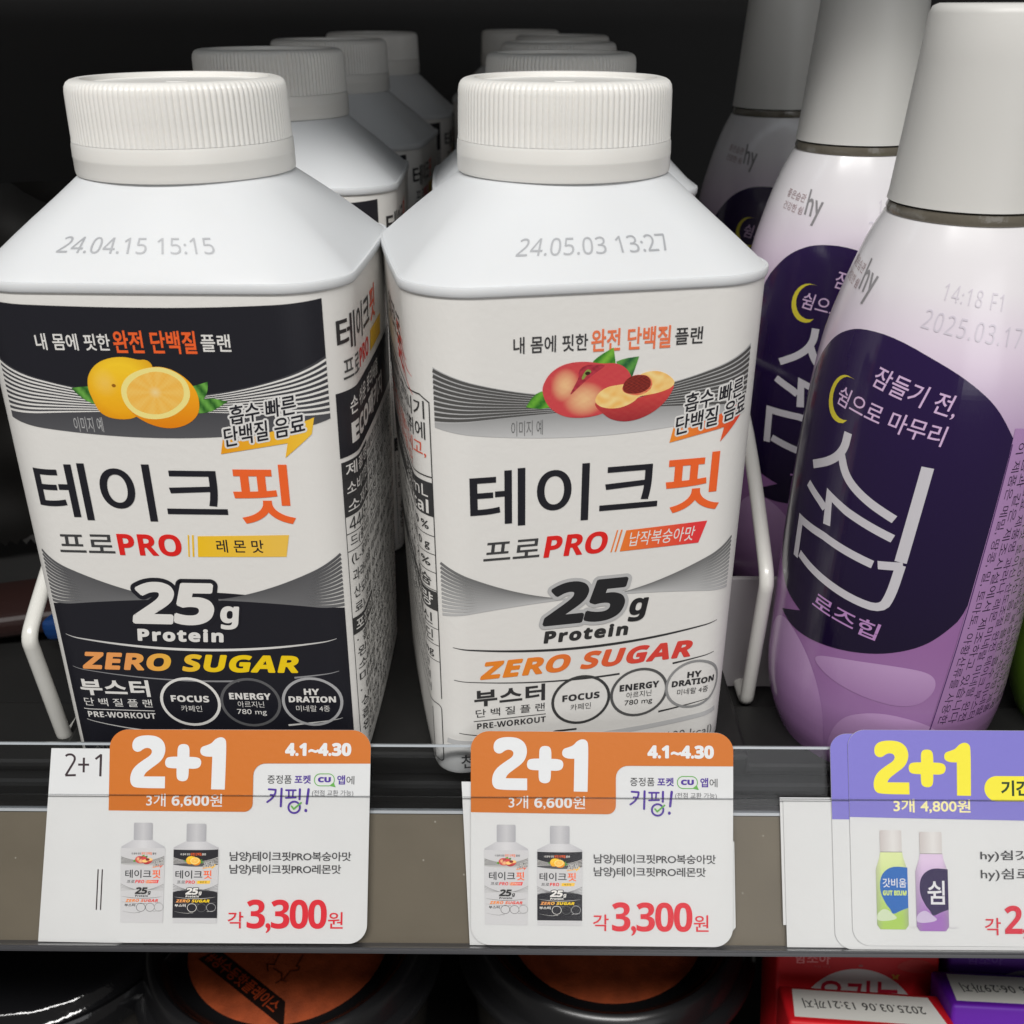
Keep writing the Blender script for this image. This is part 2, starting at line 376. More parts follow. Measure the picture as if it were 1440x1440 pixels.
def fruit_peach(p, cx, cy):
    def leaf(pts, L, a, b): p.poly(chaikin(pts, 1, (0, 3)), lambda x, y: mix(K(a), K(b), .5+.5*math.sin(x*2.2-y*2)), L, .6)
    leaf([(cx+.7, cy+6.7), (cx-1.4, cy+5.6), (cx-2.9, cy+4.4), (cx-2, cy+3.4), (cx+1.2, cy+3.6), (cx+1.0, cy+5)], 4, '2A7A22', '7DBB3C')
    leaf([(cx+5.0, cy+5.0), (cx+2.6, cy+4.8), (cx+.8, cy+4.2), (cx+3.9, cy+1.4), (cx+4.3, cy+2.6)], 4, '1C5A34', '5FA046')
    leaf([(cx-13.4, cy-2.3), (cx-12.2, cy-.4), (cx-10.4, cy+.4), (cx-9.4, cy-2.6), (cx-11.4, cy-2.8)], 4, '1F6A1E', '6FB436')
    Z = lambda x, y: (cx+(x-760)/52.8, cy-(y-420)/52.8-.075*(x-760)/52.8)
    nz = lambda x, y: .5+.25*math.sin(x*3.1+math.sin(y*4.3)*2)+.25*math.sin(y*5.7+math.sin(x*2.9)*2.5)
    def sk(x, y):
        a_, b_ = Z(390, 400); c_, d_ = Z(560, 520)
        t = min(1, math.hypot((x-a_)/2.4, (y-b_)/2.9)); t2 = min(1, math.hypot((x-c_)/3.6, (y-d_)/3.0))
        c = mix(K('F3C690'), K('D0434A'), min(t, t2)**1.7); c = mix(c, K('E06A58'), .16*nz(x, y))
        return mix(K('86222E'), c, min(1, (y-cy+5.6)/1.3))
    body_ = [(190, 460), (200, 390), (250, 300), (340, 230), (450, 195), (580, 188), (700, 205), (800, 195), (880, 215), (940, 265), (972, 330), (960, 450), (860, 560), (740, 645), (620, 680), (500, 690), (390, 680), (290, 630), (225, 560)]
    p.poly([Z(*q) for q in chaikin(body_, 3)], sk, 5, .4)
    p.poly([Z(*q) for q in chaikin([(500, 270), (560, 215), (700, 212), (740, 220), (640, 290), (560, 360), (500, 420), (420, 500), (470, 400), (505, 330)], 2)], lambda x, y: mix(K('8E2230'), K('C2384A'), nz(x, y)), 5.6, .5)
    p.poly([Z(*q) for q in chaikin([(525, 345), (545, 290), (575, 252), (608, 262), (612, 285), (575, 300), (548, 345)], 2)], K('8A9A46'), 5.9); p.ell(*Z(580, 290), .42, .3, K('33200E'), 6.1)
    skin = [(650, 540), (660, 590), (720, 640), (780, 690), (860, 715), (950, 720), (1060, 695), (1170, 640), (1260, 565), (1330, 470), (1362, 370), (1300, 430), (1150, 470), (1040, 500), (900, 560), (750, 560)]
    p.poly([Z(*q) for q in chaikin(skin, 2)], lambda x, y: mix(mix(K('9A1F2C'), K('DE4A46'), (y-cy+6)/6), K('E8806A'), .10*nz(x, y)), 6.4, .5)
    p.poly([Z(*q) for q in chaikin([(652, 520), (680, 460), (760, 405), (860, 388), (960, 370), (1040, 290), (1150, 258), (1250, 270), (1330, 320), (1362, 365), (1330, 410), (1240, 450), (1130, 475), (1040, 490), (1000, 540), (900, 590), (800, 604), (710, 590), (660, 555)], 3)], lambda x, y: mix(K('F6BE66'), K('FBDD95'), nz(x*.5, y*.5)), 7, .5)
    p.poly([Z(*q) for q in chaikin([(880, 440), (900, 380), (960, 310), (1040, 292), (1120, 305), (1160, 360), (1145, 430), (1060, 480), (960, 480)], 2)], lambda x, y: mix(K('F2A070'), K('D9483A'), nz(x, y)), 7.3, .4)
    p.poly([Z(*q) for q in chaikin([(890, 420), (905, 360), (960, 310), (1040, 296), (1110, 305), (1143, 350), (1138, 410), (1070, 458), (970, 470), (910, 455)], 2)], lambda x, y: mix(K('561214'), K('9E3426'), nz(x*2.3, y*2.3)), 7.6, .22)
def front_art(p, kind, mini=False):
    lem = kind == 'lemon'; d = -2.9 if lem else 0
    fg = WHT if lem else (.035, .034, .036); bg = INK if lem else WHT
    E = 27.0
    top1 = arc(-E, E, 84.6, 79.2, 28, 85.5)
    if lem:
        # dark upper field, its top edge bowed
        p.poly(arc(-E, E, 94.2, 93.6, 20, 94.6)+top1[::-1], INK, 0)
    low1 = arc(-E, E, 74.6, 72.1, 28, 74.9)
    # zone between the two curves
    if lem: p.poly(top1+low1[::-1], lambda x, y: mix((.10, .10, .108), (.05, .05, .058), (y-72)/7), 0, 2.5)
    else:
        for sg in (-1, 1):
            pts = [(x, y) for x, y in top1 if x*sg >= 0]; lo = [(x, y) for x, y in arc(-E, E, 75.4, 76.6, 28, 75.6) if x*sg >= 0]
            p.poly(pts+lo[::-1], (.50, .50, .50), 0)
        p.poly(arc(-E, E, 75.4, 76.6, 28, 75.6)+low1[::-1], lambda x, y: mix((.62, .62, .62), (.36, .36, .36), (y-72)/4), .5, 2)
    nl = 5 if mini else 10
    for k in range(nl):
        t = (k+.5)/nl
        for sg in (-1, 1):
            ye = (84.5 if sg < 0 else 85.3)*(1-t)+75.5*t; yc = 79.0*(1-t)+76.6*t
            pts = [(sg*(E*(1-i/16)+3*i/16), yc+(ye-yc)*((1-i/16)+3/E*i/16)**1.9) for i in range(17)]
            p.stroke(pts, (lambda q: (.50 if mini else .36)*(1-q)+.04) if lem else (lambda q: .52*(1-q)+.10), WHT if lem else (.085, .083, .08), 1+k*.05)
    if lem: fruit_lemon(p, -2.8, 80.0)
    else: fruit_peach(p, 1.4, 80.2)
    # heading
    x0 = -18.7 if lem else -14.0
    hc = WHT if lem else (.035, .034, .036); oc = hexc('F2642B') if lem else hexc('EE7A4E')
    p.text('내 몸에 핏한', x0, x0+11.9, 86.7, 89.4, hc, 3, .012)
    p.text('완전 단백질', x0+12.4, x0+25.5, 86.3, 90.0, oc, 3, .022)
    p.text('플랜', x0+26.2, x0+30.9, 86.7, 89.5, hc, 3, .012)
    if not mini: p.text('이미지 예', -15.2 if lem else -14.4, -10.4 if lem else -9.2, 73.0, 75.6, (.45, .45, .45) if lem else (.14, .14, .14), 3, 0)
    # burst ribbon and slogan
    bx = 8.4 if lem else 12.6; by = 69.4 if lem else 69.9
    rc = (lambda x, y: mix(K('EFA016'), K('F8C93A'), (x-bx)/16)) if lem else (lambda x, y: mix(K('F5922E'), K('E5402F'), (x-bx)/13))
    ex = .86 if not lem else 1
    p.poly([(bx+a*ex, by+b) for a, b in ((0, 0), (.7, 3.0), (3, 2.2), (15.8, 6.2), (15.2, 3.4), (10.6, -.6), (11.2, 2.0))], rc, 3.2, 2)
    hc2 = (.76, .75, .73)
    p.text('흡수 빠른', bx+2.2, bx+13.2, by+5.0, by+8.2, INK, 5.2, 0, shear=.22, rot=11, fat=.06, halo=.38, hcol=hc2)
    p.text('단백질 음료', bx+.9, bx+14.4, by+1.2, by+4.5, INK, 7, 0, shear=.22, rot=11, fat=.06, halo=.38, hcol=hc2)
    # name
    p.text('테이크', -21.4+d, 11.2+d, 56.9, 67.4, INK, 3, .012, res=8)
    p.text('핏', 12.5+d, 22.7+d, 56.7, 67.6, hexc('F4672C'), 3, .018, res=8)
    p.text('프로', -19.4+d, -9.6+d, 50.6, 54.2, (.05, .05, .052), 3, .010, shear=.12 if not lem else .05)
    p.text(mb('PRO'), -8.8+d, 2.2+d, 50.3, 54.4, hexc('E3231F'), 3, .0, fat=.06, res=6, shear=.16 if not lem else .0)
    fx = 3.2+d; fc = (lambda x, y: mix(K('F7C616'), K('F3C550'), (x-fx)/16)) if lem else (lambda x, y: mix(K('F4862E'), K('EA3A3E'), (x-fx)/15))
    sh = .22 if lem else .5
    for q, ww in ((0, .25), (.75, .3)): p.poly([(fx+q, 50.2), (fx+q+ww, 50.2), (fx+q+ww+sh*4*.5, 54.4), (fx+q+sh*4*.5, 54.4)], fc, 2.5)
    x1 = 20.9+d if lem else 20.0
    p.poly([(fx+1.7, 50.2), (x1-.5, 50.4), (x1+.3 if lem else x1+.8, 54.6), (fx+1.7+sh*2, 54.2)], fc, 2.5, 2)
    if lem: p.text('레 몬 맛', fx+5.2, fx+13.4, 51.1, 53.6, INK, 3.5, .012)
    else: p.text('납작복숭아맛', fx+3.2, fx+15.2, 51.0, 53.8, WHT, 3.5, .004, shear=.15)
    # lower band
    topc = arc(-E, E, 50.6, 41.3, 28); lowc = arc(-E, E, 39.4, 43.2, 28)
    if lem:
        p.poly(lowc+[(E, 6.4), (-E, 6.4)], INK, 0)
        mid = arc(-E, E, 50.6, 40.6, 28); 
    nl = 5 if mini else 13
    for k in range(nl):
        t = (k+.5)/nl
        for sg in (-1, 1):
            ye = 50.5*(1-t)+39.6*t; yc = 41.2*(1-t)+41.8*t
            pts = [(sg*(E*(1-i/16)+4.5*i/16), yc+(ye-yc)*((1-i/16)+4.5/E*i/16)**1.8) for i in range(17)]
            g = mix((.10, .10, .105), (.16, .16, .165), t) if lem else mix((.16, .16, .16), (.52, .52, .52), t)
            p.stroke(pts, lambda q: .56*(1-q)+.30*q, g, .6+k*.05)
    # number with outline
    oc = INK if lem else (.50, .50, .50)
    nx = -8.9+d
    p.text(mb('25'), nx+.3, nx+14.3, 36.7, 44.8, WHT if lem else (.018, .018, .02), 9, 0, sp=.95, shear=.22, fat=.34, halo=1.15 if lem else 1.0, hcol=oc, res=8, hn=30)
    p.text(mb('g'), nx+15.9, nx+19.0, 35.7, 40.3, WHT if lem else (.018, .018, .02), 9, 0, shear=.16, fat=.12, halo=.5 if lem else .01, hcol=INK if lem else WHT, res=6)
    p.text(mb('Protein'), nx+.4, nx+16.0, 32.9, 35.4, WHT if lem else (.03, .03, .03), 3, 0, sp=1.15, shear=.12, fat=.12)
    lw = lambda q: .10+.42*math.sin(math.pi*min(1, max(0, q)))**.6
    gl = (lambda x, y: mix((.35, .35, .36), WHT, .4+.6*math.sin((x+E)/54*math.pi))) if lem else (.03, .03, .032)
    p.stroke(arc(-25.2, 25, 33.5, 31.1, 24), lw, gl, 2)
    zc = (lambda x, y: mix(K('F2A25C'), K('F7D214'), (x+14)/16)) if lem else (lambda x, y: mix(K('F08A2C'), K('E0453C'), (x+12)/22))
    p.text(mb('ZERO SUGAR'), -20.3+d*.9, 19.9+d*.9, 26.5, 30.0, zc, 3, 0, sp=1.05, shear=.3, fat=.16, res=5)
    lg = (.28, .28, .29) if lem else (.04, .04, .042)
    p.stroke(arc(-25.2, 25, 26.6, 24.3, 24)[:16], lambda q: .12+.28*q, lg, 2)
    p.stroke(arc(-25.2, 25, 26.6, 24.3, 24)[20:], lambda q: .4-.28*q, lg, 2)
    p.text('부스터', -21.6+d, -8.2+d, 20.5, 24.2, fg, 3, .032, sp=1.1)
    if not mini:
        p.text('단백질플랜', -21.4+d, -8.2+d, 18.1, 19.9, fg, 3, .002, sp=1.5)
        p.poly([(-21.8+d, 17.25), (-8+d, 17.25), (-8+d, 17.4), (-21.8+d, 17.4)], fg, 3)
        p.text(mb('PRE-WORKOUT'), -21.2+d, -8+d, 15.5, 16.8, fg, 3, 0)
    p.stroke([(x, 13.0+2.9*abs(x/25.2)**2.6-(.8 if x < -6 else 0)) for x, _ in arc(-24.6, 25, 0, 0, 24)][:12], lambda q: .12+.3*q, gl, 2)
    p.stroke(arc(-25.2, 25, 16.2, 13.8, 24)[19:], lambda q: .4-.3*q, gl, 2)
    cs = ((-1.2+d*.85, 19.6, fg), (10.3+d*.85, 19.7, (.12, .12, .125)), (21.3+d*.6, 20.0, (.42, .42, .43)))
    for i, (cx, cy, cc) in enumerate(cs):
        a0, a1 = ((35, 395), (150, 500), (-170, 170))[i]
        cc = cc if lem else ((.05, .05, .05), (.10, .10, .10), (.30, .30, .30))[i]
        n = 40; pts = [(cx+5.5*math.cos(R(90+360*j/n)), cy+5.2*math.sin(R(90+360*j/n))) for j in range(n)]
        p.stroke(pts, .55, cc, 3+.3*i, closed=True)
        if mini: continue
        if i == 0:
            p.text(mb('FOCUS'), cx-3.6, cx+3.6, cy+.0, cy+1.4, fg, 5, 0, fat=.04); p.text('카페인', cx-2, cx+2, cy-2.2, cy-.8, fg, 5, -.004)
        if i == 1:
            p.text(mb('ENERGY'), cx-3.9, cx+3.9, cy+.7, cy+2.1, fg, 5, 0, fat=.04); p.text('아르지닌', cx-2.5, cx+2.5, cy-1.1, cy+.3, fg, 5, -.004); p.text('780 mg', cx-2.8, cx+2.8, cy-3.0, cy-1.5, fg, 5, 0)
        if i == 2:
            p.text(mb('HY'), cx-1.4, cx+1.4, cy+1.6, cy+2.9, fg, 5, 0, fat=.04); p.text(mb('DRATION'), cx-4.4, cx+4.4, cy-.1, cy+1.2, fg, 5, 0, fat=.04); p.text('미네랄 4종', cx-3.2, cx+3.2, cy-2.2, cy-.8, fg, 5, -.004)
    if not mini:
        if not lem:
            p.stroke(arc(-E, E, 13.0, 11.0, 24), 1.1, (.56, .56, .56), .5)
            p.text('(100 kcal)', 15.6, 26.6, 6.9, 9.5, (.14, .14, .14), 3, 0)
            p.text('천연납', -24.4, -15.6, 6.7, 9.8, (.07, .07, .07), 3, .006)
        else:
            p.text('천연레몬향', -24.4, -12.6, 6.8, 9.6, (.09, .09, .09), 3, .004)

WORDS = '제품명 소비기한 단백질 음료 완전 플랜 카페인 미네랄 레몬 복숭아맛 천연향 부스터 흡수 아르지닌 테이크 이미지 예 소재지 전면 상단 일까지 중국산 로이신 과라나 산도조절 포장재질 혼합'.split()
def filler(n, seed):
    rd = random.Random(seed); return ' '.join(rd.choice(WORDS) for _ in range(n))
_lines = [filler(4, k)[:22] for k in range(6)]
def right_art(p):
    bk = (.02, .02, .022)
    p.text('테이크', 29.2, 49, 85.2, 91.2, bk, 3, .014); p.text('핏', 50, 56, 85.2, 91.2, hexc('E8552A'), 3, .014)
    p.text('프로', 30.2, 37, 80.6, 83.9, (.06, .06, .06), 3, .008)
    p.text(mb('PRO'), 37.8, 47, 80.6, 83.9, hexc('DE2A20'), 3, 0)
    p.poly([(49, 80.4), (62, 80.4), (62.6, 84), (49.6, 84)], hexc('E9B91E'), 2)
    p.poly([(28.2, 67.4), (79, 67.4), (79, 78.7), (28.2, 78.7)], INK, 1)
    p.text('손 쉬운 분리배출', 31.4, 57, 74.2, 77.4, WHT, 3, .012)
    p.text(mb('ECO')+'패키지', 31.4, 62, 68.9, 73.4, WHT, 3, .03)
    y = 66.6
    rows = [('제품명', 1, '테이크핏 프로 레몬맛'), ('소비기한', 1, '전면 상단 표기일까지'), ('소재지', 1, '서울특별시 중구'), (ms('4443-7'), 0, filler(3, 1)[:14]), ('드(중국산)', 0, filler(3, 2)[:14]), ('(L-로이신', 0, filler(3, 3)[:14]), ('과라나추출', 0, filler(3, 4)[:14]), ('산도조절제', 0, filler(3, 5)[:14]), ('료), 혼합', 0, filler(3, 6)[:14]), ('포장재질', 1, filler(3, 7)[:14])]
    for i, (t, inv, rest) in enumerate(rows):
        h = 3.35
        if inv: p.poly([(28.4, y-h), (41, y-h), (41, y), (28.4, y)], (.03, .03, .032), 1)
        p.text(t, 29.2, 40.2, y-h+.5, y-.45, WHT if inv else bk, 3, .01 if inv else .004)
        p.text(rest, 41.8, 78, y-h+.6, y-.6, bk, 3, 0)
        if inv or i in (3, 4, 8): p.poly([(28.4, y-h-.06), (79, y-h-.06), (79, y-h+.08), (28.4, y-h+.08)], bk, 1.5)
        y -= h
    i = 0
    while y > 9:
        t = _lines[i % 6]; p.text(('· ' if i % 4 == 0 else '')+t, 29.2, 78, y-2.5, y-.3, bk, 3, .002); y -= 2.75; i += 1
    p.stroke([(28.4, 66.6), (28.4, 7)], .14, bk, 1.5)
def left_art(p):
    bk = (.03, .03, .03); rd = hexc('DE5A3C')
    p.text('테이크핏 프로', -62, -40, 84.5, 90, bk, 3, .01)
    rr_ = random.Random(3)
    for k in range(9):
        y0 = 82.0+k*.8; n_ = 5+(k*3) % 4; pts = [(-46+i*2.0, y0+.5*math.sin(k*2.1+i*1.1)-i*i*.075) for i in range(n_)]
        p.stroke(pts, lambda q: .75*(1-q)+.08, hexc('D8382C'), 2+k*.05)
    F = [(-78, 65.6), (-27.9, 65.6), (-27.9, 78.6), (-30, 79.6), (-78, 79.6)]
    p.stroke(F, .22, bk, 2, closed=True)
    p.text('임산부, 수유부는 섭취하시기', -76, -29, 75.4, 78.6, bk, 3, .006); p.text('어린이는 섭취 전 반드시 섭취에', -76, -29, 72.0, 75.0, bk, 3, .006)
    p.text('주의하여 주시고, 흔들어 드시고,', -76, -29, 68.8, 71.6, rd, 3, .008); p.text('바로 드십시오 감사합니다', -76, -34, 66.1, 68.4, rd, 3, .008)
    p.poly([(-78, 58.4), (-27.9, 58.4), (-27.9, 64.6), (-78, 64.6)], (.035, .035, .037), 1)
    p.text('총 내용량 '+ms('350 mL'), -60, -29, 61.6, 64.2, WHT, 3, .006); p.text(mb('182 kcal'), -46, -29, 58.8, 61.3, WHT, 3, 0)
    rows = ['나트륨 170 mg   10 %', '탄수화물 9 g   당류 0 g', '지방 1.2 g   2 %', '콜레스테롤   칼슘']
    y = 58.2
    for t in rows:
        p.text(t, -60, -29.2, y-2.9, y-.6, bk, 3, .01); y -= 3.5
        p.poly([(-78, y), (-28, y), (-28, y+.12), (-78, y+.12)], bk, 1.5)
    p.poly([(-78, y-4.0), (-27.9, y-4), (-27.9, y-.2), (-78, y-.2)], (.05, .05, .05), 1); p.text('아미노산 함량', -56, -29, y-3.5, y-.7, WHT, 3, .01)
    y -= 4.4
    for t in ('이소류신 발린 류신', '라이신 트레오닌 히스티딘', '메티오닌 페닐알라닌 mg'):
        p.text(t, -66, -29.4, y-2.8, y-.4, bk, 3, .004); y -= 3.4
        p.poly([(-78, y), (-28, y), (-28, y+.12), (-78, y+.12)], bk, 1.5)
    for t in _lines[:3]:
        p.text(t, -66, -31, y-2.2, y-.4, (.15, .15, .15), 3, 0); y -= 2.6
    p.stroke([(-27.9, 65.6), (-27.9, y)], .2, bk, 1.6)
    p.stroke(rr(-66, -28, 7.5, y-1.5, 1), .2, bk, 1.5, closed=True)
    p.stroke([(-31, 7), (-31, y-3)], .2, bk, 1.5)

def carton(name, kind, label, group, loc, yaw, date):
    t = empty(name, loc, yaw, label, 'drink carton', group)
    us = [i*Q*4/240 for i in range(240)]
    rings = [[(bodyc(u, 5)[0]*.955/1e3, (bodyc(u, 5)[1]+27)*.955/1e3-.027+.0012, .0050) for u in us], [(bodyc(u, 5)[0]*.99/1e3, (bodyc(u, 5)[1]+27)*.99/1e3-.027+.0002, .0054) for u in us]]
    for v in (6.2, 10, 20, 30, 40, 50, 60, 70, 80, 90, 95.9): rings.append([body_surf(u, v, 0) for u in us])
    V, F = loft(rings, True, True, False)
    meshobj('body', V, F, M['carton'], t, True)
    # shoulder with its welded rim
    def ring(h, v): return [tuple(Vector((body_surf(u, 96, h)[0], body_surf(u, 96, h)[1], v/1e3))) for u in us]
    rs = [ring(-.3, 95.6), ring(.22, 95.7), ring(.38, 95.95), ring(.42, 96.5), ring(.40, 97.0), ring(.30, 97.25), ring(.05, 97.32), ring(-.15, 97.2)]
    rs += [[tuple(shoulder_pt(u, s)) for u in us] for s in (.03, .1, .2, .35, .5, .65, .8, .9, 1)]
    n = len(us)
    rs += [[(16.9/1e3*math.cos(a), 16.9/1e3*math.sin(a), .112) for a in [math.atan2(p[1], p[0]) for p in rs[-1]]]]
    V, F = loft(rs, True, False, True)
    sh = meshobj('shoulder', V, F, M['shoulder'], t, True)
    # cap and its tamper band
    nr, sub = 116, 4
    prof = [(17.1, 115.4), (17.75, 115.5), (17.65, 115.9), (17.6, 119), (17.5, 122.9), (17.35, 123.7), (17.05, 124.25), (16.6, 124.6), (15.9, 124.8), (15.3, 124.85), (14.95, 124.75), (14.8, 124.05), (14.5, 123.95), (8, 123.95), (1.9, 123.9), (1.7, 124.15), (.6, 124.2)]
    amp = [0, .10, .13, .13, .13, .13, .11, .05, .01, 0, 0, 0, 0, 0, 0, 0, 0]
    V, F = revolve([(a/1e3, b/1e3) for a, b in prof], nr*sub, lambda i, j, n: (amp[i]/1e3)*(abs(math.sin(math.pi*j/sub))**.8-.5)*2)
    cp = meshobj('cap', V, F, M['cap'], t, True)
    prof = [(17.3, 110.2), (17.9, 110.4), (18.0, 111), (17.98, 112.9), (18.04, 113.1), (18.02, 113.3), (17.95, 115), (17.8, 115.45), (17.3, 115.45)]
    V, F = revolve([(a/1e3, b/1e3) for a, b in prof], 120)
    meshobj('tamper_band', V, F, M['cap'], cp, True)
    zones = [(-200, -19, .5), (-19, 19, 3.0), (19, 200, .5)]
    p = Print(); front_art(p, kind); fr = p.build('front_print', body_surf, M['print'], t, zones, 6)
    side = [(-90, -36.4, 2.5), (-36.4, -19, 1), (19, 36.4, 1), (36.4, 90, 2.5)]
    p = Print(); (right_art if kind == 'lemon' else left_art)(p); p.build('side_print', body_surf, M['print'], t, side, 12)
    return t
def date_print(t, date, u0, u1, s0, s1, rot=0):
    p = Print(); p.text(ms(date), u0, u1, s0, s1, (.36, .37, .39), 1, 0, sp=1.04)
    p.build('date_print', shoulder_surf, M['print'], t, [(-30, 30, 2)], .05, base=.05)

lemon = carton('drink_carton', 'lemon', 'white capped carton with black lemon label at the front left, dated 24.04.15', 'lemon flavour drink cartons', (-.0567, .1827, 0), -.0227, None)
date_print(lemon, '24.04.15 15:15', -16.8, 12.4, .27, .42)
peach = carton('drink_carton', 'peach', 'white capped carton with white peach label at the front centre, dated 24.05.03', 'peach flavour drink cartons', (.0070, .1838, 0), .2005, None)
date_print(peach, '24.05.03 13:27', -15.2, 13.9, .26, .42)
LB = ['lemon drink carton directly behind the front lemon carton, its cap half showing', 'lemon drink carton third back in the left row', 'rearmost dim carton of the left row, only cap and shoulder showing']
for i, (x, y, a) in enumerate(((-.0600, .266, .03), (-.0595, .347, -.05), (-.0585, .440, .04))):
    c = copytree(lemon); c.location = (x, y, 0); c.rotation_euler = (0, 0, a); c.scale = (1, 1, 1.012); c['label'] = LB[i]
    for ch in list(c.children):
        if ch.name.startswith('date_print'): bpy.data.objects.remove(ch)
PB = ['peach drink carton directly behind the front peach carton', 'peach drink carton third back in the middle row', 'peach drink carton fourth back in the middle row, only cap top showing', 'rearmost dim carton of the middle row, standing left of the others']
for i, (x, y, a) in enumerate(((.0090, .264, .06), (.0110, .345, -.03), (.0150, .428, .05), (-.0010, .520, .0))):
    c = copytree(peach); c.location = (x, y, 0); c.rotation_euler = (0, 0, a); c.scale = (1, 1, 1.006); c['label'] = PB[i]
    for ch in list(c.children):
        if ch.name.startswith('date_print'): bpy.data.objects.remove(ch)

# ------------------------------------------------------------------ tall round purple bottles (artwork measured as angle and raw height)
KP = .876
def rz(z): return 135-(135-z)*KP
RT = [(-24, 11), (-22.9, 15.1), (-20.5, 18.6), (-17, 21.6), (-11.3, 24.0), (-5, 25.3), (.7, 25.8), (20, 25.9), (46, 25.1), (60, 24.5), (67.4, 23.9), (73.5, 23.2), (78, 22.4), (86.8, 20.1), (94.6, 17.6), (98, 16.0), (100.2, 14.9)]
def prad(z):
    if z <= RT[0][0]: return RT[0][1]*KP
    for (a, ra), (b, rb) in zip(RT[:-1], RT[1:]):
        if a <= z <= b:
            return (ra+(rb-ra)*(z-a)/(b-a))*KP
    return RT[-1][1]*KP
def psm(z): return sum(prad(z+k) for k in (-2, -1, 0, 1, 2))/5 if -15 < z < 97 else prad(z)
def psurf(x, z, h):      # x in mm = degrees * .41
    a = R(x/.41); r = (psm(z)+h)/1e3; return (r*math.sin(a), -r*math.cos(a), rz(z)/1e3)
def pcol(z):
    st = [(-24, K('8A6096')), (0, K('A078AA')), (18, K('97689F')), (45, K('966CA2')), (66, K('BFA6C6')), (78, K('DACBDC')), (90, K('E4E0E4')), (101, K('E0DEE0'))]
    for (a, c), (b, d) in zip(st[:-1], st[1:]):
        if z <= b: return mix(c, d, (z-a)/(b-a))
    return st[-1][1]
def purple_bottle(loc, rot, label):
    t = empty('drink_bottle', loc, R(rot), label, 'drink bottle', 'tall purple drink bottles')
    n = 128; zs = [-24, -23.6, -22.9, -21.8, -20.5, -18.8, -17, -14, -11.3, -8, -5, -2, .7, 10, 20, 30, 40, 46, 53, 60, 64, 67.4, 70, 73.5, 76, 78, 80, 83, 86.8, 90, 94.6, 97, 98.6, 100.2]
    rings = [[(psm(z)/1e3*math.sin(2*math.pi*j/n), -psm(z)/1e3*math.cos(2*math.pi*j/n), rz(z)/1e3) for j in range(n)] for z in zs]
    V, F = loft(rings, True, True, True)
    meshobj('body', V, F, M['sleeve'], t, True, colors=[pcol(z) for z in zs for _ in range(n)])
    V, F = revolve([(.0112, rz(100)/1e3), (.0127, rz(100.3)/1e3), (.0129, rz(101.2)/1e3), (.0126, rz(102.2)/1e3), (.0112, rz(102.4)/1e3)], 96)
    meshobj('neck_ring', V, F, M['ring'], t, True)
    V, F = revolve([(.0120, rz(102.4)/1e3), (.0129, rz(102.6)/1e3), (.0127, rz(104)/1e3), (.01195, rz(116)/1e3), (.0113, rz(127)/1e3), (.0109, .1342), (.0105, .1352), (.0096, .1356), (.0088, .1353), (.002, .1352)], 96)
    meshobj('screw_cap', V, F, M['screwcap'], t, True)
    p = Print(); G = lambda a: a*.41
    nv = K('1E1038'); wh = (.60, .58, .62); li = K('C7A0CC')
    out = [(-66.7, 19.2), (-83, 21.5), (-97, 27), (-106, 38), (-106, 56), (-97, 70), (-86, 76), (-77, 78.9), (-64, 80.9), (-43, 80.8), (-19, 77.2), (-5, 73.8), (6, 69.9), (15.5, 64), (15.4, 58), (14, 43.4), (9.1, 27.9), (0, 23.2), (-8, 20.2), (-21, 17.6), (-34, 16), (-47, 14.9), (-60, 14.2), (-72, 14.2), (-82.5, 15.6)]
    p.poly([(G(a), b) for a, b in chaikin(out, 2, (0, 24, 13))], lambda x, y: mix(K('170B2C'), K('241242'), (y-20)/50), 0, 3)
    # clouds
    cl = [[(-100, -20), (-96, 8), (-80, 15.5), (-62, 12.5), (-50, 5), (-44, -4), (-44, -20)], [(-44, -20), (-40, -2), (-22, 3.5), (0, 2), (14, -3), (16, -20)]]
    lc, dc = K('BC98C4'), K('9C72A6')
    p.poly([(G(a), b) for a, b in chaikin([(-56, 11), (-40, 13.6), (-18, 15.2), (0, 14.2), (3, 9.5), (-6, 5), (-30, 6), (-48, 8)], 3)], lambda x, y: mix(dc, lc, (y-3)/11), .4, 2)
    for i, q in enumerate(cl): p.poly([(G(a), b) for a, b in chaikin(q, 3)], lambda x, y: mix(dc, lc, (y+12)/(24 if i == 0 else 15)), .8+.4*i, 2)
    # moon
    mo = []
    for i in range(15): a = R(75+i*(215)/14); mo.append((G(-64)+3.9*math.cos(a), 67+4.7*math.sin(a)))
    for i in range(15): a = R(290-i*(215)/14); mo.append((G(-64)+.9+3.7*math.cos(a), 67.4+4.2*math.sin(a)))
    p.poly(mo, K('D8C93C'), 2)
    p.text('잠들기 전,', G(-51), G(-12), 71.2, 75.6, K('D3B4D8'), 2, .006, rot=-13, shear=.06)
    p.text('쉼으로 마무리', G(-68), G(-15), 65.8, 69.8, K('D3B4D8'), 2, .006, rot=-9, shear=.04)
    # the big lettering, drawn as brush-like bars
    S = lambda pts, L, w_=1.75: p.stroke([(G(a), b) for a, b in pts], w_, wh, L)
    S(smoothpath([(-56.8, 61.2), (-57.2, 57.6), (-63, 54.4), (-75.5, 51.5)]), 2.0)
    S(smoothpath([(-58.6, 56.8), (-54, 52.6), (-44, 49.6), (-28.6, 46.8)]), 2.3)
    S([(-76.5, 47.2), (-66, 45.2), (-62, 44.2)], 2.0)
    S([(-59.4, 41.0), (-60.8, 47.4), (-50, 45.6), (-27.8, 42.8)], 2.2)
    S([(-77, 29.9), (-78, 38.6), (-60, 38.4), (-34.2, 36.4)], 2.0)
    S([(-19.2, 58.2), (-22.9, 38.2)], 2.0, 2.1)
